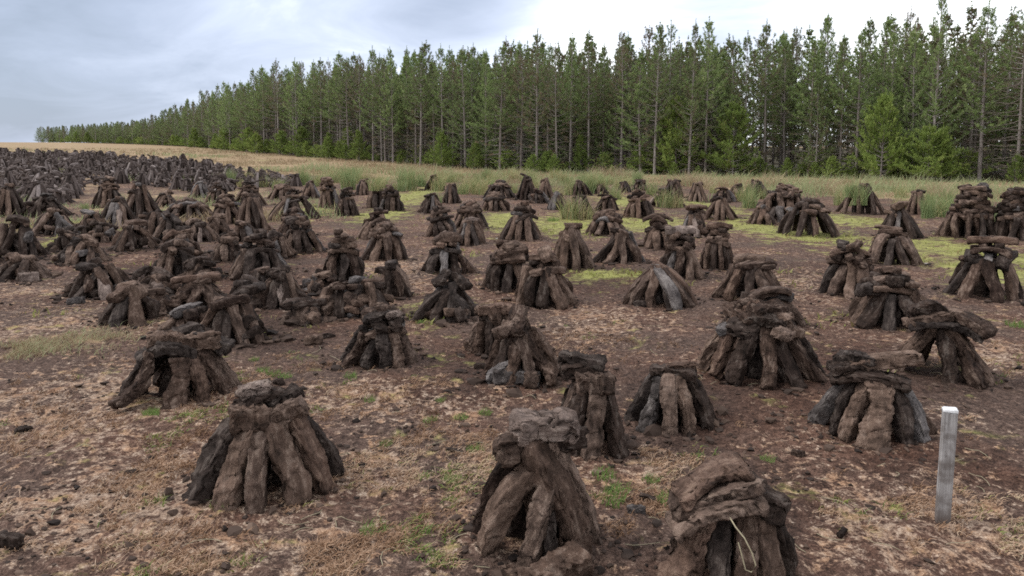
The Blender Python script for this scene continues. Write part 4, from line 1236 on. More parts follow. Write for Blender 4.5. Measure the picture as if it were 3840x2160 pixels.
# ------------------------------------------------------------------ pines
def tufts_geo(C, D, Ls, NL, TI, n, w, rng, up=0.0):
    """every tuft is a bottle brush of n flat needles round a short twig"""
    C = np.repeat(np.asarray(C), n, 0)
    D = np.repeat(np.asarray(D), n, 0)
    Ls = np.repeat(np.asarray(Ls), n)
    NL = np.repeat(np.asarray(NL), n)
    TI = np.repeat(np.asarray(TI), n)
    k = len(C)
    u = rng.uniform(0, 1, k)
    Rv = rng.normal(size=(k, 3))
    Rv -= D * np.sum(Rv * D, 1)[:, None]
    Rv /= np.linalg.norm(Rv, axis=1)[:, None] + 1e-9
    base = C + D * (Ls * u)[:, None]
    nd = D * rng.uniform(.35, .95, k)[:, None] + Rv
    nd /= np.linalg.norm(nd, axis=1)[:, None]
    nd = nd * (NL * rng.uniform(.7, 1.15, k))[:, None]
    S = np.cross(nd, rng.normal(size=(k, 3)))
    S /= np.linalg.norm(S, axis=1)[:, None] + 1e-9
    S *= (w * rng.uniform(.7, 1.3, k) / 2)[:, None]
    V = np.stack([base + S, base - S, base + nd], 1).reshape(-1, 3)
    F = np.arange(k * 3).reshape(-1, 3)
    t = np.repeat(np.clip(TI + rng.normal(0, .07, k), 0, 1), 3)
    return V, F, t


def pine(seed, H=9.0, dead=0.05, live=0.42, rmax=1.15, step=.34, tint=.5, n=15, w=.03, nl=.13, keep=1.0, droop=0.0, dense=1.0, branchy=1.0):
    rng = np.random.RandomState(seed)
    bark, twig, tC, tD, tL, tN, tT = [], [], [], [], [], [], []
    sway = rng.uniform(-.12, .12, 2) * H / 9
    ph = rng.uniform(0, 6, 2)
    zz = np.linspace(-.2, H - .05, 12)
    axis = lambda z: np.array([sway[0] * math.sin(z * .45 + ph[0]) * (z / H) * 1.2, sway[1] * math.sin(z * .4 + ph[1]) * (z / H) * 1.2, z])
    P = np.array([axis(z) for z in zz])
    r0 = .0085 * H + .012
    V, F = tube_geo(P, np.maximum(.012, r0 * (1 - np.clip(zz, 0, H) / H) ** .85 + .004), 7)
    bark.append((V, F, np.zeros(len(V))))
    z = dead * H + .15
    while z < H - .35:
        f = z / H
        isdead = f < live
        gq = 0 if isdead else (f - live) / (1 - live)
        nb = rng.randint(3, 6)
        a0 = rng.uniform(0, 6.28)
        for b in range(nb):
            if isdead and rng.rand() > .95 * branchy: continue
            a = a0 + b * 6.28 / nb + rng.uniform(-.35, .35)
            if isdead:
                ln = rmax * rng.uniform(.35, 1.0) * (.65 + .35 * f / max(live, .01))
                el = rng.uniform(-.35, .2)
                cu = rng.uniform(.0, .5)
            else:
                ln = rmax * min(1.0, (1 - gq) / .72) ** 1.05 * rng.uniform(.55, 1.12) + .12
                el = -droop + .1 + .75 * gq + rng.uniform(-.15, .15)
                cu = .55
            ux = np.array([math.cos(a), math.sin(a), 0])
            pts = [axis(z)]
            e = el
            for s in range(4):
                pts.append(pts[-1] + (ux * math.cos(e) + np.array([0, 0, math.sin(e)])) * ln / 4)
                e += cu / 4 + rng.uniform(-.12, .12)
            pts = np.array(pts)
            br = (.017 if isdead else .02) * (ln / 1.0) ** .5
            V, F = tube_geo(pts, np.linspace(br, br * .3, 5), 3)
            (twig if isdead else bark).append((V, F, np.zeros(len(V))))
            if isdead:
                for k in range(rng.randint(2, 6)):
                    i = rng.randint(1, 4)
                    q = ux * .6 + np.array([-ux[1], ux[0], 0]) * rng.choice([-1, 1]) + np.array([0, 0, rng.uniform(-.3, .4)])
                    q = q / np.linalg.norm(q) * ln * rng.uniform(.25, .5)
                    V, F = tube_geo(np.array([pts[i], pts[i] + q * .5 + [0, 0, .02], pts[i] + q]), np.array([.009, .007, .004]), 3)
                    twig.append((V, F, np.zeros(len(V))))
                if rng.rand() < (.35 if f > live * .6 else .12):       # last green or rusty needles on a dying branch
                    for k in range(3):
                        dd = pts[-1] - pts[-2] + rng.normal(0, .05, 3)
                        tC.append(pts[-1 - (k > 1)])
                        tD.append(dd / np.linalg.norm(dd))
                        tL.append(.22)
                        tN.append(nl)
                        tT.append(rng.choice([.03, .12, .3]))
                continue
            m_ = max(2, int(ln * .75 / .15 * dense))
            for k in range(m_):
                u = 1 - (k / m_) * .8
                x = u * 4
                i = min(3, int(x))
                p = pts[i] * (1 - (x - i)) + pts[i + 1] * (x - i)
                bd = (pts[i + 1] - pts[i]) / np.linalg.norm(pts[i + 1] - pts[i])
                if k > 0:
                    lat = np.array([-ux[1], ux[0], 0]) * (1 if k % 2 else -1)
                    dd = bd * .8 + lat * rng.uniform(.3, .9) + np.array([0, 0, rng.uniform(.1, .7)])
                else:
                    dd = bd + np.array([0, 0, .35])
                dd = dd / np.linalg.norm(dd)
                tl = rng.uniform(.16, .34) * (.55 + .45 * (1 - gq))
                tC.append(p)
                tD.append(dd)
                tL.append(tl)
                tN.append(nl)
                tT.append(np.clip(tint + rng.normal(0, .16) + .14 * (u - .6), 0, 1))
                if rng.rand() < .5:
                    tC.append(p + dd * tl * .8)
                    d2 = dd + rng.normal(0, .35, 3)
                    tD.append(d2 / np.linalg.norm(d2))
                    tL.append(tl * .8)
                    tN.append(nl)
                    tT.append(np.clip(tint + .08 + rng.normal(0, .16), 0, 1))
        z += step * rng.uniform(.75, 1.3) * (.9 if isdead else 1 - .25 * gq)
    top = axis(H - .35)
    for k in range(6):                                   # upright candles round the leader
        a = k * 1.05
        dd = np.array([math.cos(a) * .35, math.sin(a) * .35, 1.0]) if k else np.array([0, 0, 1.])
        s0 = top + (np.array([math.cos(a), math.sin(a), 0]) * .06 - np.array([0, 0, rng.uniform(.0, .3)]) if k else np.zeros(3))
        tC.append(s0)
        tD.append(dd / np.linalg.norm(dd))
        tL.append(.55 if k == 0 else .32)
        tN.append(nl * .6)
        tT.append(min(1, tint + .15))
        if k == 0:
            for q in range(3):
                tC.append(s0); tD.append(dd); tL.append(.6); tN.append(nl * .55); tT.append(min(1, tint + .15))
    if keep < 1:
        sel = rng.rand(len(tC)) < keep
        tC, tD, tL, tN, tT = [[v for v, s in zip(q, sel) if s] for q in (tC, tD, tL, tN, tT)]
    V, F, T = tufts_geo(tC, tD, tL, tN, tT, n, w, rng)
    return bark, twig, (V, F, T)


def pine_meshes(*a, mat=None, **k):
    bark, twig, crown = pine(*a, **k)
    Vb, Fb, _ = join_np(bark)
    nb = len(Fb)
    if twig:
        Vt, Ft, _ = join_np(twig)
        V = np.concatenate([Vb, Vt])
        F = np.concatenate([Fb, Ft + len(Vb)])
        mi = np.concatenate([np.zeros(nb), np.ones(len(Ft))])
    else:
        V, F, mi = Vb, Fb, np.zeros(nb)
    tm = mesh_np('pine_trunk', V, F, [BARK, TWIG], smooth=True, mat_idx=mi)
    cm = mesh_np('pine_crown', crown[0], crown[1], [mat or NEEDLE], dict(tint=crown[2]), smooth=False)
    return tm, cm


PROTO = {'tall': [], 'brown': [], 'full': [], 'young': [], 'dead': [], 'short': []}
for k in range(7):
    PROTO['tall'].append((pine_meshes(100 + k, 9.0, .06, [.24, .34, .42, .28, .48, .36, .18][k], [1.45, 1.55, 1.35, 1.6, 1.4, 1.5, 1.65][k], step=.31, branchy=1.2, n=17, w=.034, nl=.15, keep=[.9, 1, .85, .95, .9, 1, 1][k],
                                      tint=[.45, .55, .36, .62, .32, .5, .58][k]), 9.0))
for k in range(3):
    PROTO['brown'].append((pine_meshes(200 + k, 9.0, .05, [.45, .36, .55][k], 1.45, tint=[.22, .28, .16][k], keep=.75, branchy=1.3), 9.0))
for k in range(3):
    PROTO['full'].append((pine_meshes(300 + k, 9.0, .03, [.08, .12, .05][k], [1.6, 1.5, 1.7][k], tint=[.42, .36, .5][k], dense=1.15, step=.31), 9.0))
for k in range(4):
    PROTO['young'].append((pine_meshes(400 + k, 3.0, .0, .0, [1.15, 1.0, .9, 1.2][k], step=.17, tint=[.5, .6, .45, .55][k], dense=2.6, n=16, w=.028, nl=.11, mat=YOUNG), 3.0))
for k in range(2):
    PROTO['dead'].append((pine_meshes(500 + k, 8.0, .02, .62, 2.0, step=.26, tint=.35, branchy=1.3, keep=.8), 8.0))
for k in range(3):
    PROTO['short'].append((pine_meshes(600 + k, 6.0, .04, [.1, .2, .15][k], 1.25, step=.3, tint=.55, dense=1.2), 6.0))

NTREE = [0]
FRONT, SAPS = [], []


def plant(kind, var, x, y, h, label, group, name='pine_tree', cat='pine tree', wide=1.0, rot=None):
    (tm, cm), h0 = PROTO[kind][var % len(PROTO[kind])]
    root = bpy.data.objects.new(name, None)
    root.empty_display_size = .5
    COL.objects.link(root)
    s = h / h0
    root.location = (x, y, float(ramp_h(x, y)) - .03)
    root.rotation_euler = (rng.uniform(-.02, .02), rng.uniform(-.02, .02), rng.uniform(0, 6.28) if rot is None else rot)
    root.scale = (s * wide, s * wide, s)
    tag(root, label, cat, group)
    obj('trunk', tm, root)
    obj('crown', cm, root)
    NTREE[0] += 1
    return root


rng = random.Random(77)
# trees that stand out of the front row
SPECIAL = [
    ('young', 0, 18.6, 37.6, 4.3, 'conical bright green young pine standing alone before the wood at right', .8),
    ('young', 3, 12.6, 42.6, 4.2, 'broad bright green young pine, bushy to the ground, left of the pale straight trunk', .9),
    ('tall', 4, 14.7, 43.6, 8.8, 'tall pine with straight pale grey trunk, right of the broad bushy young pine', .95),
    ('young', 1, 8.0, 46.2, 2.1, 'small bright yellow green young pine at the foot of the wood', .9),
    ('young', 2, 4.5, 48.8, 2.5, 'slim green young pine with a pointed top near the tallest straw', .8),
    ('young', 1, 2.4, 47.6, 1.5, 'knee high bright green pine sapling before the dark wood', 1.1),
    ('young', 0, 9.8, 44.6, 4.6, 'tall young pine, dark green and dense, touching the broad bright one on its right', .85),
    ('dead', 0, 23.3, 34.4, 7.8, 'large pine at the right edge with wide tangled grey dead branches', 1.0),
    ('dead', 1, 25.6, 35.5, 9.6, 'tall dark pine cut by the right edge of the picture', .9),
    ('full', 0, -7.2, 60.2, 9.4, 'dense dark green pine clothed to the ground at the step in the skyline', 1.0),
    ('short', 0, 16.6, 40.8, 5.4, 'middle sized pine with level green branches left of the conical young pine', .9),
    ('short', 1, 7.0, 48.2, 6.6, 'yellowish green pine with a soft narrow crown behind the small young pine', .75),
    ('short', 2, 20.6, 38.4, 7.6, 'slender yellow green pine with spreading upper branches right of the conical young pine', .85),
    ('full', 1, 1.8, 52.5, 8.6, 'dark pine whose low level green boughs reach far out to the left', 1.15),
    ('young', 2, -12.6, 61.5, 2.6, 'young green pine at the wood edge below the skyline step', .9),
    ('young', 0, -14.6, 66.5, 2.9, 'pointed young pine left of the dense dark green one', .8),
]
for kd, vr, x, y, h, lab, wd in SPECIAL:
    plant(kd, vr, x, y, h, lab, None, 'young_pine' if kd == 'young' else 'pine_tree', 'young pine' if kd == 'young' else 'pine tree', wd)

# regular planting behind the edge line
TF = np.array(TREE_FRONT, float)
seg = np.hypot(*np.diff(TF, axis=0).T)
cum = np.concatenate([[0], np.cumsum(seg)])


def on_edge(s):
    p = np.array([np.interp(s, cum, TF[:, 0]), np.interp(s, cum, TF[:, 1])])
    q = np.array([np.interp(s + .5, cum, TF[:, 0]), np.interp(s + .5, cum, TF[:, 1])])
    t = (q - p) / (np.linalg.norm(q - p) + 1e-9)
    return p, t, np.array([t[1], -t[0]])                  # normal into the wood (to the right of travel to the left)


def tree_h(s_x):
    return np.interp(s_x, [-118, -98, -80, -64, -50, -38, -27, 0, 14, 30], [4.2, 4.4, 4.8, 6.8, 8.2, 8.7, 9.1, 9.0, 8.6, 8.7])


LAB = {
    'tall': ('tall slender pine in the crowded front of the plantation with green upper crown', 'slender green topped pines at the plantation edge'),
    'brown': ('thin pine in the plantation front with brownish sparse needles', 'brownish sparse pines at the plantation edge'),
    'full': ('dense dark pine in the plantation front, green almost to the ground', 'dense low branched pines at the plantation edge'),
    'farr': ('distant pine in the long dark tree line running away to the left', 'distant pines of the receding tree line'),
}
inner = []
s = 0.0
total = cum[-1]
while s < total:
    p, t, nrm = on_edge(s)
    near = p[0] > -30
    sp = 1.65 if near else 2.2 if p[0] > -70 else 1.7
    rows = (13 if p[0] > 12 else 14) if near else 8
    for k in range(rows):
        sh = sp * .5 * (k % 2) + (rng.uniform(-.9, .9) if k else 0)
        x = p[0] + nrm[0] * (k * 2.0 + .6) + t[0] * sh + rng.uniform(-.55, .55)
        y = p[1] + nrm[1] * (k * 2.0 + .6) + t[1] * sh + rng.uniform(-.55, .55)
        if rng.random() < (.06 if k else .10): continue
        h = float(tree_h(x)) * rng.uniform(.84, 1.06) + (.25 if k > 2 else 0)
        ind = (near and k < (3 if p[0] < 20 else 2)) or (not near and k < (2 if p[0] > -55 else 1))
        if not ind:
            inner.append((x, y, h))
            continue
        q = rng.random()
        kd = 'tall' if q < .60 else 'brown' if q < .84 else 'full'
        if p[0] < -55 and kd != 'full' and rng.random() < .5: kd = 'full'
        lab = LAB[kd] if near else LAB['farr']
        if near and k > 0:
            lab = (lab[0].replace('in the crowded front of the plantation', 'standing just behind the front row of the plantation').replace(
                'in the plantation front', 'just behind the front row of the plantation'), lab[1])
        tr_ = plant(kd, rng.randrange(7), x, y, h, lab[0], lab[1], wide=rng.uniform(.85, 1.2) * (1 if p[0] > -60 else 1.6))
        if near and k == 0: FRONT.append((tr_, {'tall': 'slender pine', 'brown': 'brownish sparse pine', 'full': 'dense dark pine'}[kd]))
    s += sp * rng.uniform(.85, 1.15)
for i, (x, y) in enumerate([(16.3, 45.4), (17.3, 47.6), (15.6, 47.0), (18.3, 49.2)]):
    tr_ = plant('tall', [6, 3, 1, 5][i], x, y, 8.4 + .3 * (i % 2), LAB['tall'][0], LAB['tall'][1], wide=1.15)
    FRONT.append((tr_, 'slender pine'))
inner += [(18.0, 51.5, 8.8), (19.6, 53.0, 9.0), (19.2, 56.5, 9.0), (21.0, 57.5, 9.0), (17.2, 53.5, 8.6), (20.6, 61, 9), (22.6, 62, 9)]
# low young growth along the foot of the wood
s = 6.0
while s < total - 5:
    p, t, nrm = on_edge(s)
    far = p[0] < -30
    x, y = p[0] - nrm[0] * rng.uniform(-.6, 1.4), p[1] - nrm[1] * rng.uniform(-.6, 1.4)
    h = .6 + 2.4 * rng.random() ** 1.7
    sp_ = plant('young', rng.randrange(4), x, y, h, 'low young pine among the saplings along the foot of the wood', 'pine saplings along the foot of the wood', 'young_pine', 'young pine',
                rng.uniform(.8, 1.3))
    if not far: SAPS.append((sp_, 'low pine sapling'))
    s += (.5 + 5.5 * rng.random() ** 2.2) * (1.7 if far else 1)
LAND = [(18.6, 37.6, 'the conical bright young pine'), (12.6, 42.6, 'the broad bushy young pine'), (8.0, 46.2, 'the small yellow green young pine'),
        (1.8, 52.5, 'the far reaching dark pine'), (-7.2, 60.2, 'the pine at the skyline step'), (-14.6, 66.5, 'the pointed young pine')]
ORD = 'first second third fourth fifth sixth seventh eighth ninth tenth eleventh twelfth'.split()


def ordinal_labels(items):
    seen = {}
    items = sorted(items, key=lambda t: math.atan2(t[0].location.x, t[0].location.y))
    la = [(math.atan2(a, b), nm) for a, b, nm in LAND]
    buckets = {}
    for o, word in items:
        a = math.atan2(o.location.x, o.location.y)
        q = min(la, key=lambda t: abs(t[0] - a))
        buckets.setdefault((q[1], a < q[0], word), []).append((abs(a - q[0]), o))
    for (nm, left, word), lst in buckets.items():
        for i, (dd, o) in enumerate(sorted(lst, key=lambda t: t[0])):
            if i < len(ORD):
                o['label'] = '%s %s to the %s of %s' % (ORD[i], ('front row ' if 'sapling' not in word else '') + word, 'left' if left else 'right', nm)


ordinal_labels(FRONT)
ordinal_labels(SAPS)
print('trees individually', NTREE[0], 'inner', len(inner))

lod = []
for k in range(6):
    bark, twig, crown = pine(700 + k, 9.0, .04, [.08, .16, .05, .2, .12, .16][k], 1.7, step=.46, tint=.4, n=7, w=.08, nl=.19, dense=.75, branchy=.8)
    Vb, Fb, _ = join_np(bark[:1] + twig)
    lod.append(((Vb, Fb), crown))
tp, cp2 = [], []
for (x, y, h) in inner:
    (Vb, Fb), (Vc, Fc, Tc) = lod[rng.randrange(6)]
    a = rng.uniform(0, 6.28)
    ca, sa = math.cos(a), math.sin(a)
    k = h / 9
    z = float(ramp_h(x, y))
    tf = lambda V: np.stack([(V[:, 0] * ca - V[:, 1] * sa) * k + x, (V[:, 0] * sa + V[:, 1] * ca) * k + y, V[:, 2] * k + z], 1)
    tp.append((tf(Vb), Fb, np.zeros(len(Vb))))
    cp2.append((tf(Vc), Fc, np.clip(Tc + rng.uniform(-.12, .12), 0, 1)))
V1, F1, _ = join_np(tp)
V2, F2, T2 = join_np(cp2)
V = np.concatenate([V1, V2])
F = np.concatenate([F1, F2 + len(V1)])
me = mesh_np('inner_wood', V, F, [BARK, NEEDLE], dict(tint=np.concatenate([np.zeros(len(V1)), T2])), smooth=False,
             mat_idx=np.concatenate([np.zeros(len(F1)), np.ones(len(F2))]))
tp, cp3 = [], []
ul = []
for k in range(4):
    bark, twig, crown = pine(800 + k, 2.2, .0, .0, 1.1, step=.22, tint=.45, n=6, w=.06, nl=.16, dense=1.0)
    ul.append(crown)
U1 = []
for i in range(430):
    p, t, nrm = on_edge(rng.uniform(4, total - 6))
    dpt = (rng.uniform(-.3, 3.0) if i % 2 else rng.uniform(1.0, 20.0)) if p[0] > -30 else rng.uniform(-.3, 5)
    x, y = p[0] + nrm[0] * dpt, p[1] + nrm[1] * dpt
    Vc, Fc, Tc = ul[rng.randrange(4)]
    a = rng.uniform(0, 6.28)
    ca, sa = math.cos(a), math.sin(a)
    k = rng.uniform(.3, .95) * (.75 if dpt < 3 else 1)
    kw = k * rng.uniform(1.0, 1.9)
    z = float(ramp_h(x, y))
    (U1 if dpt < 3 else cp3).append((np.stack([(Vc[:, 0] * ca - Vc[:, 1] * sa) * kw + x, (Vc[:, 0] * sa + Vc[:, 1] * ca) * kw + y, Vc[:, 2] * k + z], 1), Fc, np.clip(Tc + rng.uniform(-.25, .3), 0, 1)))
n1_ = sum(len(q[1]) for q in U1)
V3, F3, T3 = join_np(U1 + cp3)
mi3 = np.concatenate([np.zeros(n1_), np.ones(len(F3) - n1_)])
tag(obj('undergrowth', mesh_np('undergrowth', V3, F3, [YOUNG, NEEDLE], dict(tint=T3), smooth=False, mat_idx=mi3)), 'low scrub and seedling pines on the floor of the wood', 'undergrowth', None, 'stuff')
tag(obj('inner_wood', me), 'dense pine wood behind the front rows of the plantation', 'wood', None, 'stuff')


# ------------------------------------------------------------------ grass and rushes
def blades_geo(B, H, W, LEAN, T, rng, seg=2):
    """curved tapering blades; B base points, H lengths, LEAN horizontal bend"""
    k = len(B)
    a = rng.uniform(0, 6.28, k)
    dirv = np.stack([np.cos(a), np.sin(a), np.zeros(k)], 1)
    side = np.stack([-np.sin(a + 1.1), np.cos(a + 1.1), np.zeros(k)], 1)
    Vs = []
    for i in range(seg + 1):
        u = i / seg
        c = B + dirv * (LEAN * H * u * u)[:, None] + np.array([0, 0, 1.])[None] * (H * (u - .35 * LEAN * u * u))[:, None]
        if i < seg:
            ww = (W * (1 - u * .6) / 2)[:, None]
            Vs += [c + side * ww, c - side * ww]
        else:
            Vs.append(c)
    m_ = 2 * seg + 1
    V = np.stack(Vs, 1).reshape(-1, 3)
    base = np.arange(k)[:, None] * m_
    F = []
    for i in range(seg - 1):
        F.append(base + np.array([[2 * i, 2 * i + 1, 2 * i + 3]]))
        F.append(base + np.array([[2 * i, 2 * i + 3, 2 * i + 2]]))
    F.append(base + np.array([[2 * seg - 2, 2 * seg - 1, 2 * seg]]))
    return V, np.concatenate(F), np.repeat(T, m_)


nrng = np.random.RandomState(12)
rush = []
for k in range(4):
    n = 240
    a = nrng.uniform(0, 6.28, n)
    q = np.sqrt(nrng.uniform(0, 1, n)) * .22
    B = np.stack([q * np.cos(a), q * np.sin(a), np.full(n, -.03)], 1)
    V, F, T = blades_geo(B, nrng.uniform(.45, 1.05, n), nrng.uniform(.009, .016, n), nrng.uniform(.02, .6, n) ** 1.3, np.clip(nrng.normal(.58, .26, n), 0, 1), nrng, 3)
    rush.append(mesh_np('rush_tuft', V, F, [RUSH], dict(tint=T), smooth=False))
olive = []
for k in range(3):
    n = 200
    a = nrng.uniform(0, 6.28, n)
    q = np.sqrt(nrng.uniform(0, 1, n)) * .3
    B = np.stack([q * np.cos(a), q * np.sin(a), np.full(n, -.03)], 1)
    V, F, T = blades_geo(B, nrng.uniform(.4, 1.0, n), nrng.uniform(.010, .018, n), nrng.uniform(.05, .6, n), np.clip(nrng.normal(.3, .22, n), 0, 1), nrng, 3)
    olive.append(mesh_np('rush_tuft', V, F, [RUSH], dict(tint=T), smooth=False))
for i, (x, y, h, gr) in enumerate(RUSHES + RUSHES2):
    o = obj('rush_tuft', (rush if gr else olive)[i % 3])
    o.location = (x, y, gz(x, y))
    o.rotation_euler = (0, 0, rng.uniform(0, 6.28))
    o.scale = (h * 1.3 * rng.uniform(.7, 1.3), h * 1.3, h * rng.uniform(.8, 1.3))
    if gr:
        tag(o, 'fresh green tuft of rushes standing among the turf stacks', 'rush tuft', 'green rush tufts among the stacks')
    else:
        tag(o, 'olive and straw coloured tuft of rushes behind the turf stacks', 'rush tuft', 'faded rush tufts behind the stacks')
strawm = []
for k in range(3):
    n = 120
    a = nrng.uniform(0, 6.28, n)
    q = np.sqrt(nrng.uniform(0, 1, n)) * .35
    B = np.stack([q * np.cos(a), q * np.sin(a), np.full(n, -.03)], 1)
    V, F, T = blades_geo(B, nrng.uniform(.4, 1.0, n), nrng.uniform(.010, .02, n), nrng.uniform(.1, .6, n), np.clip(nrng.normal(.6, .16, n), 0, .85), nrng, 3)
    strawm.append(mesh_np('straw_tuft', V, F, [DRYGRASS], dict(tint=T), smooth=False))
for i, (x, y, h) in enumerate(STRAW_TUFTS):
    o = obj('straw_tuft', strawm[i % 3])
    o.location = (x, y, gz(x, y))
    o.rotation_euler = (0, 0, rng.uniform(0, 6.28))
    o.scale = (h * 1.5, h * 1.5, h)
    tag(o, 'tall pale tuft of dry straw grass at the back of the turf field', 'grass tuft', 'dry straw tufts at the back of the field')
gm = []
for k in range(3):
    n = 90
    a = nrng.uniform(0, 6.28, n)
    q = np.sqrt(nrng.uniform(0, 1, n)) * .7
    B = np.stack([q * np.cos(a), q * np.sin(a), np.full(n, -.05)], 1)
    V, F, T = blades_geo(B, nrng.uniform(.3, 1.0, n), nrng.uniform(.03, .06, n), nrng.uniform(.2, .9, n), np.clip(nrng.normal(.65, .25, n), 0, 1), nrng, 2)
    gm.append(mesh_np('green_tuft', V, F, [GREEN], dict(tint=T), smooth=False))
for i, (x, y, h) in enumerate(GREEN_TUFTS):
    o = obj('green_tuft', gm[i % 3])
    o.location = (x, y, gz(x, y))
    o.rotation_euler = (0, 0, rng.uniform(0, 6.28))
    o.scale = (h * .95, h * .95, h * .75)
    tag(o, 'small fresh green tuft of grass growing on the bare turf ground', 'grass tuft', 'little green grass tufts on the turf ground')
# grass growing out of two stacks: part of those stacks
for si, dz, sc in ((39 - 2, .25, .55), (67, .5, .4)):
    pass
for root, lab in [(rt, rt['label']) for rt in stack_roots]:
    if 'sprouting' in lab:
        o = obj('grass_clump', rush[0], root, Matrix.Translation((.02, -.28, .25)) @ Matrix.Diagonal((.75, .75, .62, 1)))
        o = obj('grass_clump', rush[1], root, Matrix.Translation((-.2, -.15, .42)) @ Matrix.Diagonal((.6, .6, .5, 1)))
    elif 'old grass turf' in lab:
        obj('grass_clump', olive[0], root, Matrix.Translation((.02, -.05, .5)) @ Matrix.Diagonal((.7, .7, .5, 1)))
    elif 'grown' in lab or 'growing up its front' in lab or 'grass tufts on its left' in lab:
        obj('grass_clump', olive[1], root, Matrix.Translation((-.2, -.25, .0)) @ Matrix.Diagonal((.8, .8, .75, 1)))
        obj('grass_clump', olive[2], root, Matrix.Translation((.1, -.3, .0)) @ Matrix.Diagonal((.7, .7, .55, 1)))

# dry grass strip between the turf field and the wood
n = 15000
azs = nrng.uniform(R_(-37), R_(37), n)
u = nrng.uniform(0, 1, n)
r0, r1 = bog_r(azs) + .2, tree_r(azs) + 1.0
rs = 1 / (u / r0 + (1 - u) / r1)
x, y = np.sin(azs) * rs, np.cos(azs) * rs
n2_ = 3200
az2 = nrng.uniform(R_(-37), R_(-13), n2_)
rs2 = 1 / nrng.uniform(1 / bog_r(az2), 1 / 17.0)
azs = np.concatenate([azs, az2]); rs = np.concatenate([rs, rs2])
n3_ = 2200
az2 = nrng.uniform(R_(-20), R_(22), n3_)
rs2 = bog_r(az2) - np.abs(nrng.normal(0, 3.2, n3_))
azs = np.concatenate([azs, az2]); rs = np.concatenate([rs, rs2])
x, y = np.sin(azs) * rs, np.cos(azs) * rs
n4_ = 2600
az2 = nrng.uniform(R_(-16), R_(36), n4_)
rs2 = bog_r(az2) + np.abs(nrng.normal(0, 1.0, n4_)) * np.clip((tree_r(az2) - bog_r(az2)) * .45, 1, 8) - .8
azs = np.concatenate([azs, az2]); rs = np.concatenate([rs, rs2])
x, y = np.sin(azs) * rs, np.cos(azs) * rs
tall_ = np.arange(len(rs)) >= len(rs) - n4_
inner_ = rs < bog_r(azs)
keep = (rs < 110) & (noise2(x, y, .35, 41, 2) > np.where(inner_, .0, -.35))
keep = keep | (tall_ & (noise2(x, y, .5, 48, 2) > -.25))
x, y, rs, azs, tall_ = x[keep], y[keep], rs[keep], azs[keep], tall_[keep]
k = 5
xb = np.repeat(x, k) + nrng.normal(0, .14, len(x) * k)
yb = np.repeat(y, k) + nrng.normal(0, .14, len(x) * k)
B = np.stack([xb, yb, ramp_h(xb, yb) - .02], 1)
edge = np.repeat(rs / tree_r(azs), k)
gz_ = np.repeat(((x > 6) & (rs > tree_r(azs) - 6)) | (noise2(x, y, .22, 44, 2) > .45) | ((rs < bog_r(azs)) & (noise2(x, y, .5, 47, 2) > -.1)), k)
T = np.clip(nrng.normal(.5, .18, len(B)), 0, .85)
T = np.where(gz_ & (nrng.rand(len(B)) < .75), .97, T)
T = np.where(np.repeat(tall_, k) & (nrng.rand(len(B)) < .6), .96, T)
hh = nrng.uniform(.06, .26, len(B)) * np.where(gz_, 1.25, 1.0) * np.where(np.repeat(tall_, k), 2.0, 1.0) * np.repeat(.55 + .8 * (noise2(x, y, .5, 46, 2) > .1), k)
V, F, TT = blades_geo(B, hh, nrng.uniform(.02, .04, len(B)) * np.repeat(np.clip(rs / 40, .7, 2), k), nrng.uniform(.1, .8, len(B)), T, nrng, 2)
ob = []
for (ox, oy, orx, ory) in OLIVE:
    ob.append(np.stack([ox + nrng.normal(0, orx * .55, 1500), oy + nrng.normal(0, ory * .6, 1500)], 1))
ob = np.concatenate(ob)
ob = ob[noise2(ob[:, 0], ob[:, 1], 3.0, 55, 2) > -.2]
V2, F2, T2 = blades_geo(np.stack([ob[:, 0], ob[:, 1], ground_h(ob[:, 0], ob[:, 1]) - .01], 1), nrng.uniform(.03, .11, len(ob)), nrng.uniform(.004, .009, len(ob)),
                        nrng.uniform(.3, 1.2, len(ob)), np.where(nrng.rand(len(ob)) < .35, .93, nrng.uniform(.2, .8, len(ob))), nrng, 2)
V, F, TT = join_np([(V, F, TT), (V2, F2, T2)])
tag(obj('dry_grass', mesh_np('dry_grass', V, F, [DRYGRASS], dict(tint=TT), smooth=False)), 'strip of tan dry grass between the turf field and the wood', 'grass', None, 'stuff')

# moss and short grass on the yellow green patches
n = 26000
azs = nrng.uniform(R_(-37), R_(37), n)
rs = 1 / nrng.uniform(1 / 30., 1 / 5.5, n)
x, y = np.sin(azs) * rs, np.cos(azs) * rs
mk = zone_mask(MOSS, x, y) * .8 + .45 * noise2(x, y, 1.3, 51, 3)
keep = (nrng.rand(n) < sstep(.3, 1.2, mk + .3 * noise2(x, y, 4.0, 53, 2)) * .7) & (rs < bog_r(azs))
x, y, rs = x[keep], y[keep], rs[keep]
k = 4
xb = np.repeat(x, k) + nrng.normal(0, .05, len(x) * k)
yb = np.repeat(y, k) + nrng.normal(0, .05, len(x) * k)
B = np.stack([xb, yb, ground_h(xb, yb) - .01], 1)
V, F, TT = blades_geo(B, nrng.uniform(.02, .11, len(B)) ** 1.0, nrng.uniform(.012, .03, len(B)), nrng.uniform(.3, 1.0, len(B)), np.clip(nrng.normal(.55, .3, len(B)), 0, 1), nrng, 2)
m = blade_material('moss_blades', [(0.0, (.22, .15, .075)), (0.35, (.22, .21, .075)), (0.7, (.28, .30, .085)), (1.0, (.38, .36, .15))], 0, .25)
tag(obj('moss', mesh_np('moss', V, F, [m], dict(tint=TT), smooth=False)), 'yellow green moss and short grass between the stacks', 'moss', None, 'stuff')

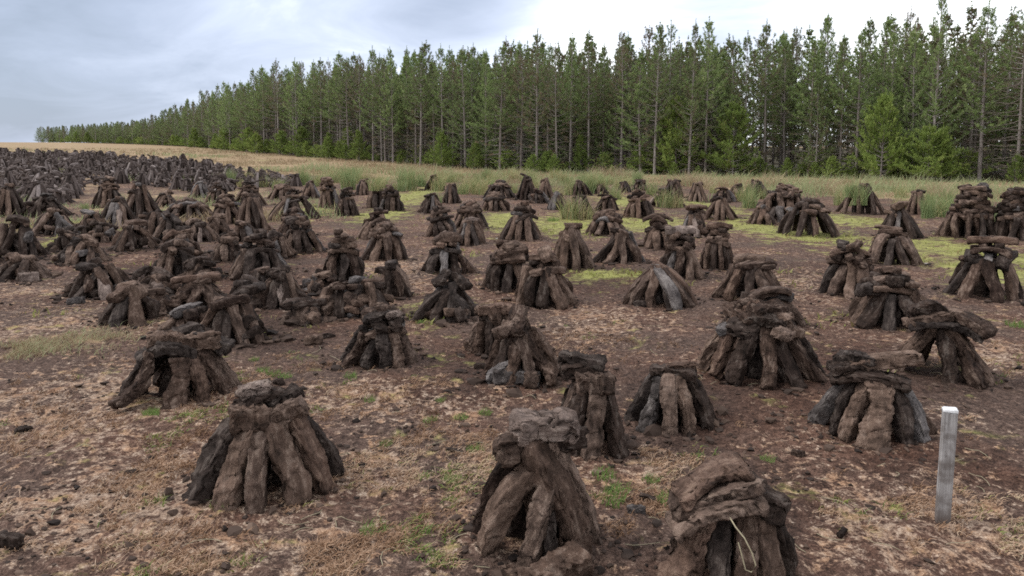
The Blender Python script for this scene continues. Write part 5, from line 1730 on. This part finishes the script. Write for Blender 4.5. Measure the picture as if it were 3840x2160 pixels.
# straw litter, roots and crumbs of peat in the foreground
n = 30000
azs = nrng.uniform(R_(-38), R_(38), n)
rs = 1 / nrng.uniform(1 / 15., 1 / 2.0, n)
x, y = np.sin(azs) * rs, np.cos(azs) * rs
mk = zone_mask(STRAW, x, y) * .75 - zone_mask(BAREPEAT, x, y) * .25 + .55 * noise2(x, y, 2.2, 61, 3) + .25 * noise2(x, y, 8., 62, 2)
mk = mk + .35 * noise2(x, y, 13., 63, 2)
keep = mk > .55
x, y, rs = x[keep], y[keep], rs[keep]
hue = np.clip(.45 + .3 * noise2(x, y, 1.7, 64, 2) + nrng.normal(0, .12, len(x)), 0, .84)
grn = noise2(x, y, 3.1, 66, 2) > .62
hue = np.where(grn & (nrng.rand(len(x)) < .6), nrng.uniform(.88, 1, len(x)), hue)
k = 8
xb = np.repeat(x, k) + nrng.normal(0, .018, len(x) * k)
yb = np.repeat(y, k) + nrng.normal(0, .018, len(x) * k)
B = np.stack([xb, yb, ground_h(xb, yb) - .002], 1)
V, F, TT = blades_geo(B, nrng.uniform(.012, .045, len(B)), nrng.uniform(.004, .010, len(B)), nrng.uniform(.7, 1.9, len(B)), np.clip(np.repeat(hue, k) + nrng.normal(0, .08, len(B)), 0, 1), nrng, 2)
tag(obj('bog_litter', mesh_np('bog_litter', V, F, [LITTER], dict(tint=TT), smooth=False)), 'withered straw and dead moss scattered over the peat', 'litter', None, 'stuff')
print('litter', len(B))

ico = bpy.data.meshes.new('ico_tmp')
import bmesh
bm = bmesh.new()
bmesh.ops.create_icosphere(bm, subdivisions=1, radius=1.0)
bm.verts.ensure_lookup_table()
IV = np.array([v.co[:] for v in bm.verts])
IF = np.array([[v.index for v in f.verts] for f in bm.faces])
bm.free()
n = 7000
azs = nrng.uniform(R_(-38), R_(38), n)
rs = 1 / nrng.uniform(1 / 16., 1 / 2.0, n)
x, y = np.sin(azs) * rs, np.cos(azs) * rs
keep = noise2(x, y, 1.5, 71, 2) + nrng.normal(0, .3, n) > .05
x, y = x[keep], y[keep]
sz = np.exp(nrng.normal(math.log(.0075), .5, len(x))).clip(.003, .022)
for (sx, sy, sR, sH, style, tone, label) in STACKS:
    c_ = 90 if style == 'mess' else 55
    a = nrng.uniform(0, 6.28, c_)
    q = sR * (.9 + np.abs(nrng.normal(0, .33, c_)))
    x = np.concatenate([x, sx + q * np.cos(a)])
    y = np.concatenate([y, sy + q * np.sin(a)])
    sz = np.concatenate([sz, np.exp(nrng.normal(math.log(.015 if style == 'mess' else .010), .55, c_)).clip(.004, .045)])
k = len(x)
V = IV[None] * nrng.uniform(.4, 1.45, (k, len(IV), 1)) * (sz[:, None] * nrng.uniform(.7, 1.5, (k, 3)) * np.array([1.2, 1.2, .7]))[:, None, :]
V = V + np.stack([x, y, ground_h(x, y) + sz * .25], 1)[:, None, :]
F = (IF[None] + (np.arange(k) * len(IV))[:, None, None]).reshape(-1, 3)
T = np.repeat(np.clip(nrng.normal(.3, .22, k), 0, 1), len(IV))
m, g = new_mat('peat_crumb')
at = g.n('ShaderNodeAttribute', attribute_name='tint').outputs['Fac']
col = g.ramp(at, [(0.0, (.02, .015, .013)), (0.35, (.05, .034, .027)), (0.7, (.11, .075, .057)), (0.93, (.19, .14, .11)), (1.0, (.5, .45, .4))])
bs = g.n('ShaderNodeBsdfPrincipled', {'Base Color': col, 'Roughness': 0.85})
bs.inputs['Specular IOR Level'].default_value = 0.1
g.n('ShaderNodeOutputMaterial', {0: bs})
tag(obj('peat_crumbs', mesh_np('peat_crumbs', V.reshape(-1, 3), F, [m], dict(tint=T), smooth=False)), 'crumbs and clods of dark peat strewn over the ground', 'peat crumbs', None, 'stuff')

# a few long pale roots and straws lying on the soil
parts = []
for k in range(130):
    a, q = nrng.uniform(R_(-36), R_(36)), 1 / nrng.uniform(1 / 9., 1 / 2.3)
    x, y = math.sin(a) * q, math.cos(a) * q
    L = nrng.uniform(.05, .16)
    yaw = nrng.uniform(0, 6.28)
    cv = nrng.uniform(-1.2, 1.2)
    P = []
    for i in range(5):
        u = i / 4
        yw = yaw + cv * u
        P.append((x + math.cos(yw) * L * u, y + math.sin(yw) * L * u, 0))
    P = np.array(P)
    P[:, 2] = ground_h(P[:, 0], P[:, 1]) + .006 + .015 * np.sin(np.linspace(0, 3.1, 5)) * nrng.uniform(0, 1)
    V, F = tube_geo(P, .0017, 4)
    parts.append((V, F, np.zeros(len(V))))
V, F, _ = join_np(parts)
tag(obj('root_fibres', mesh_np('root_fibres', V, F, [ROOT])), 'thin pale root fibres and straws lying on the soil', 'root fibres', None, 'stuff')
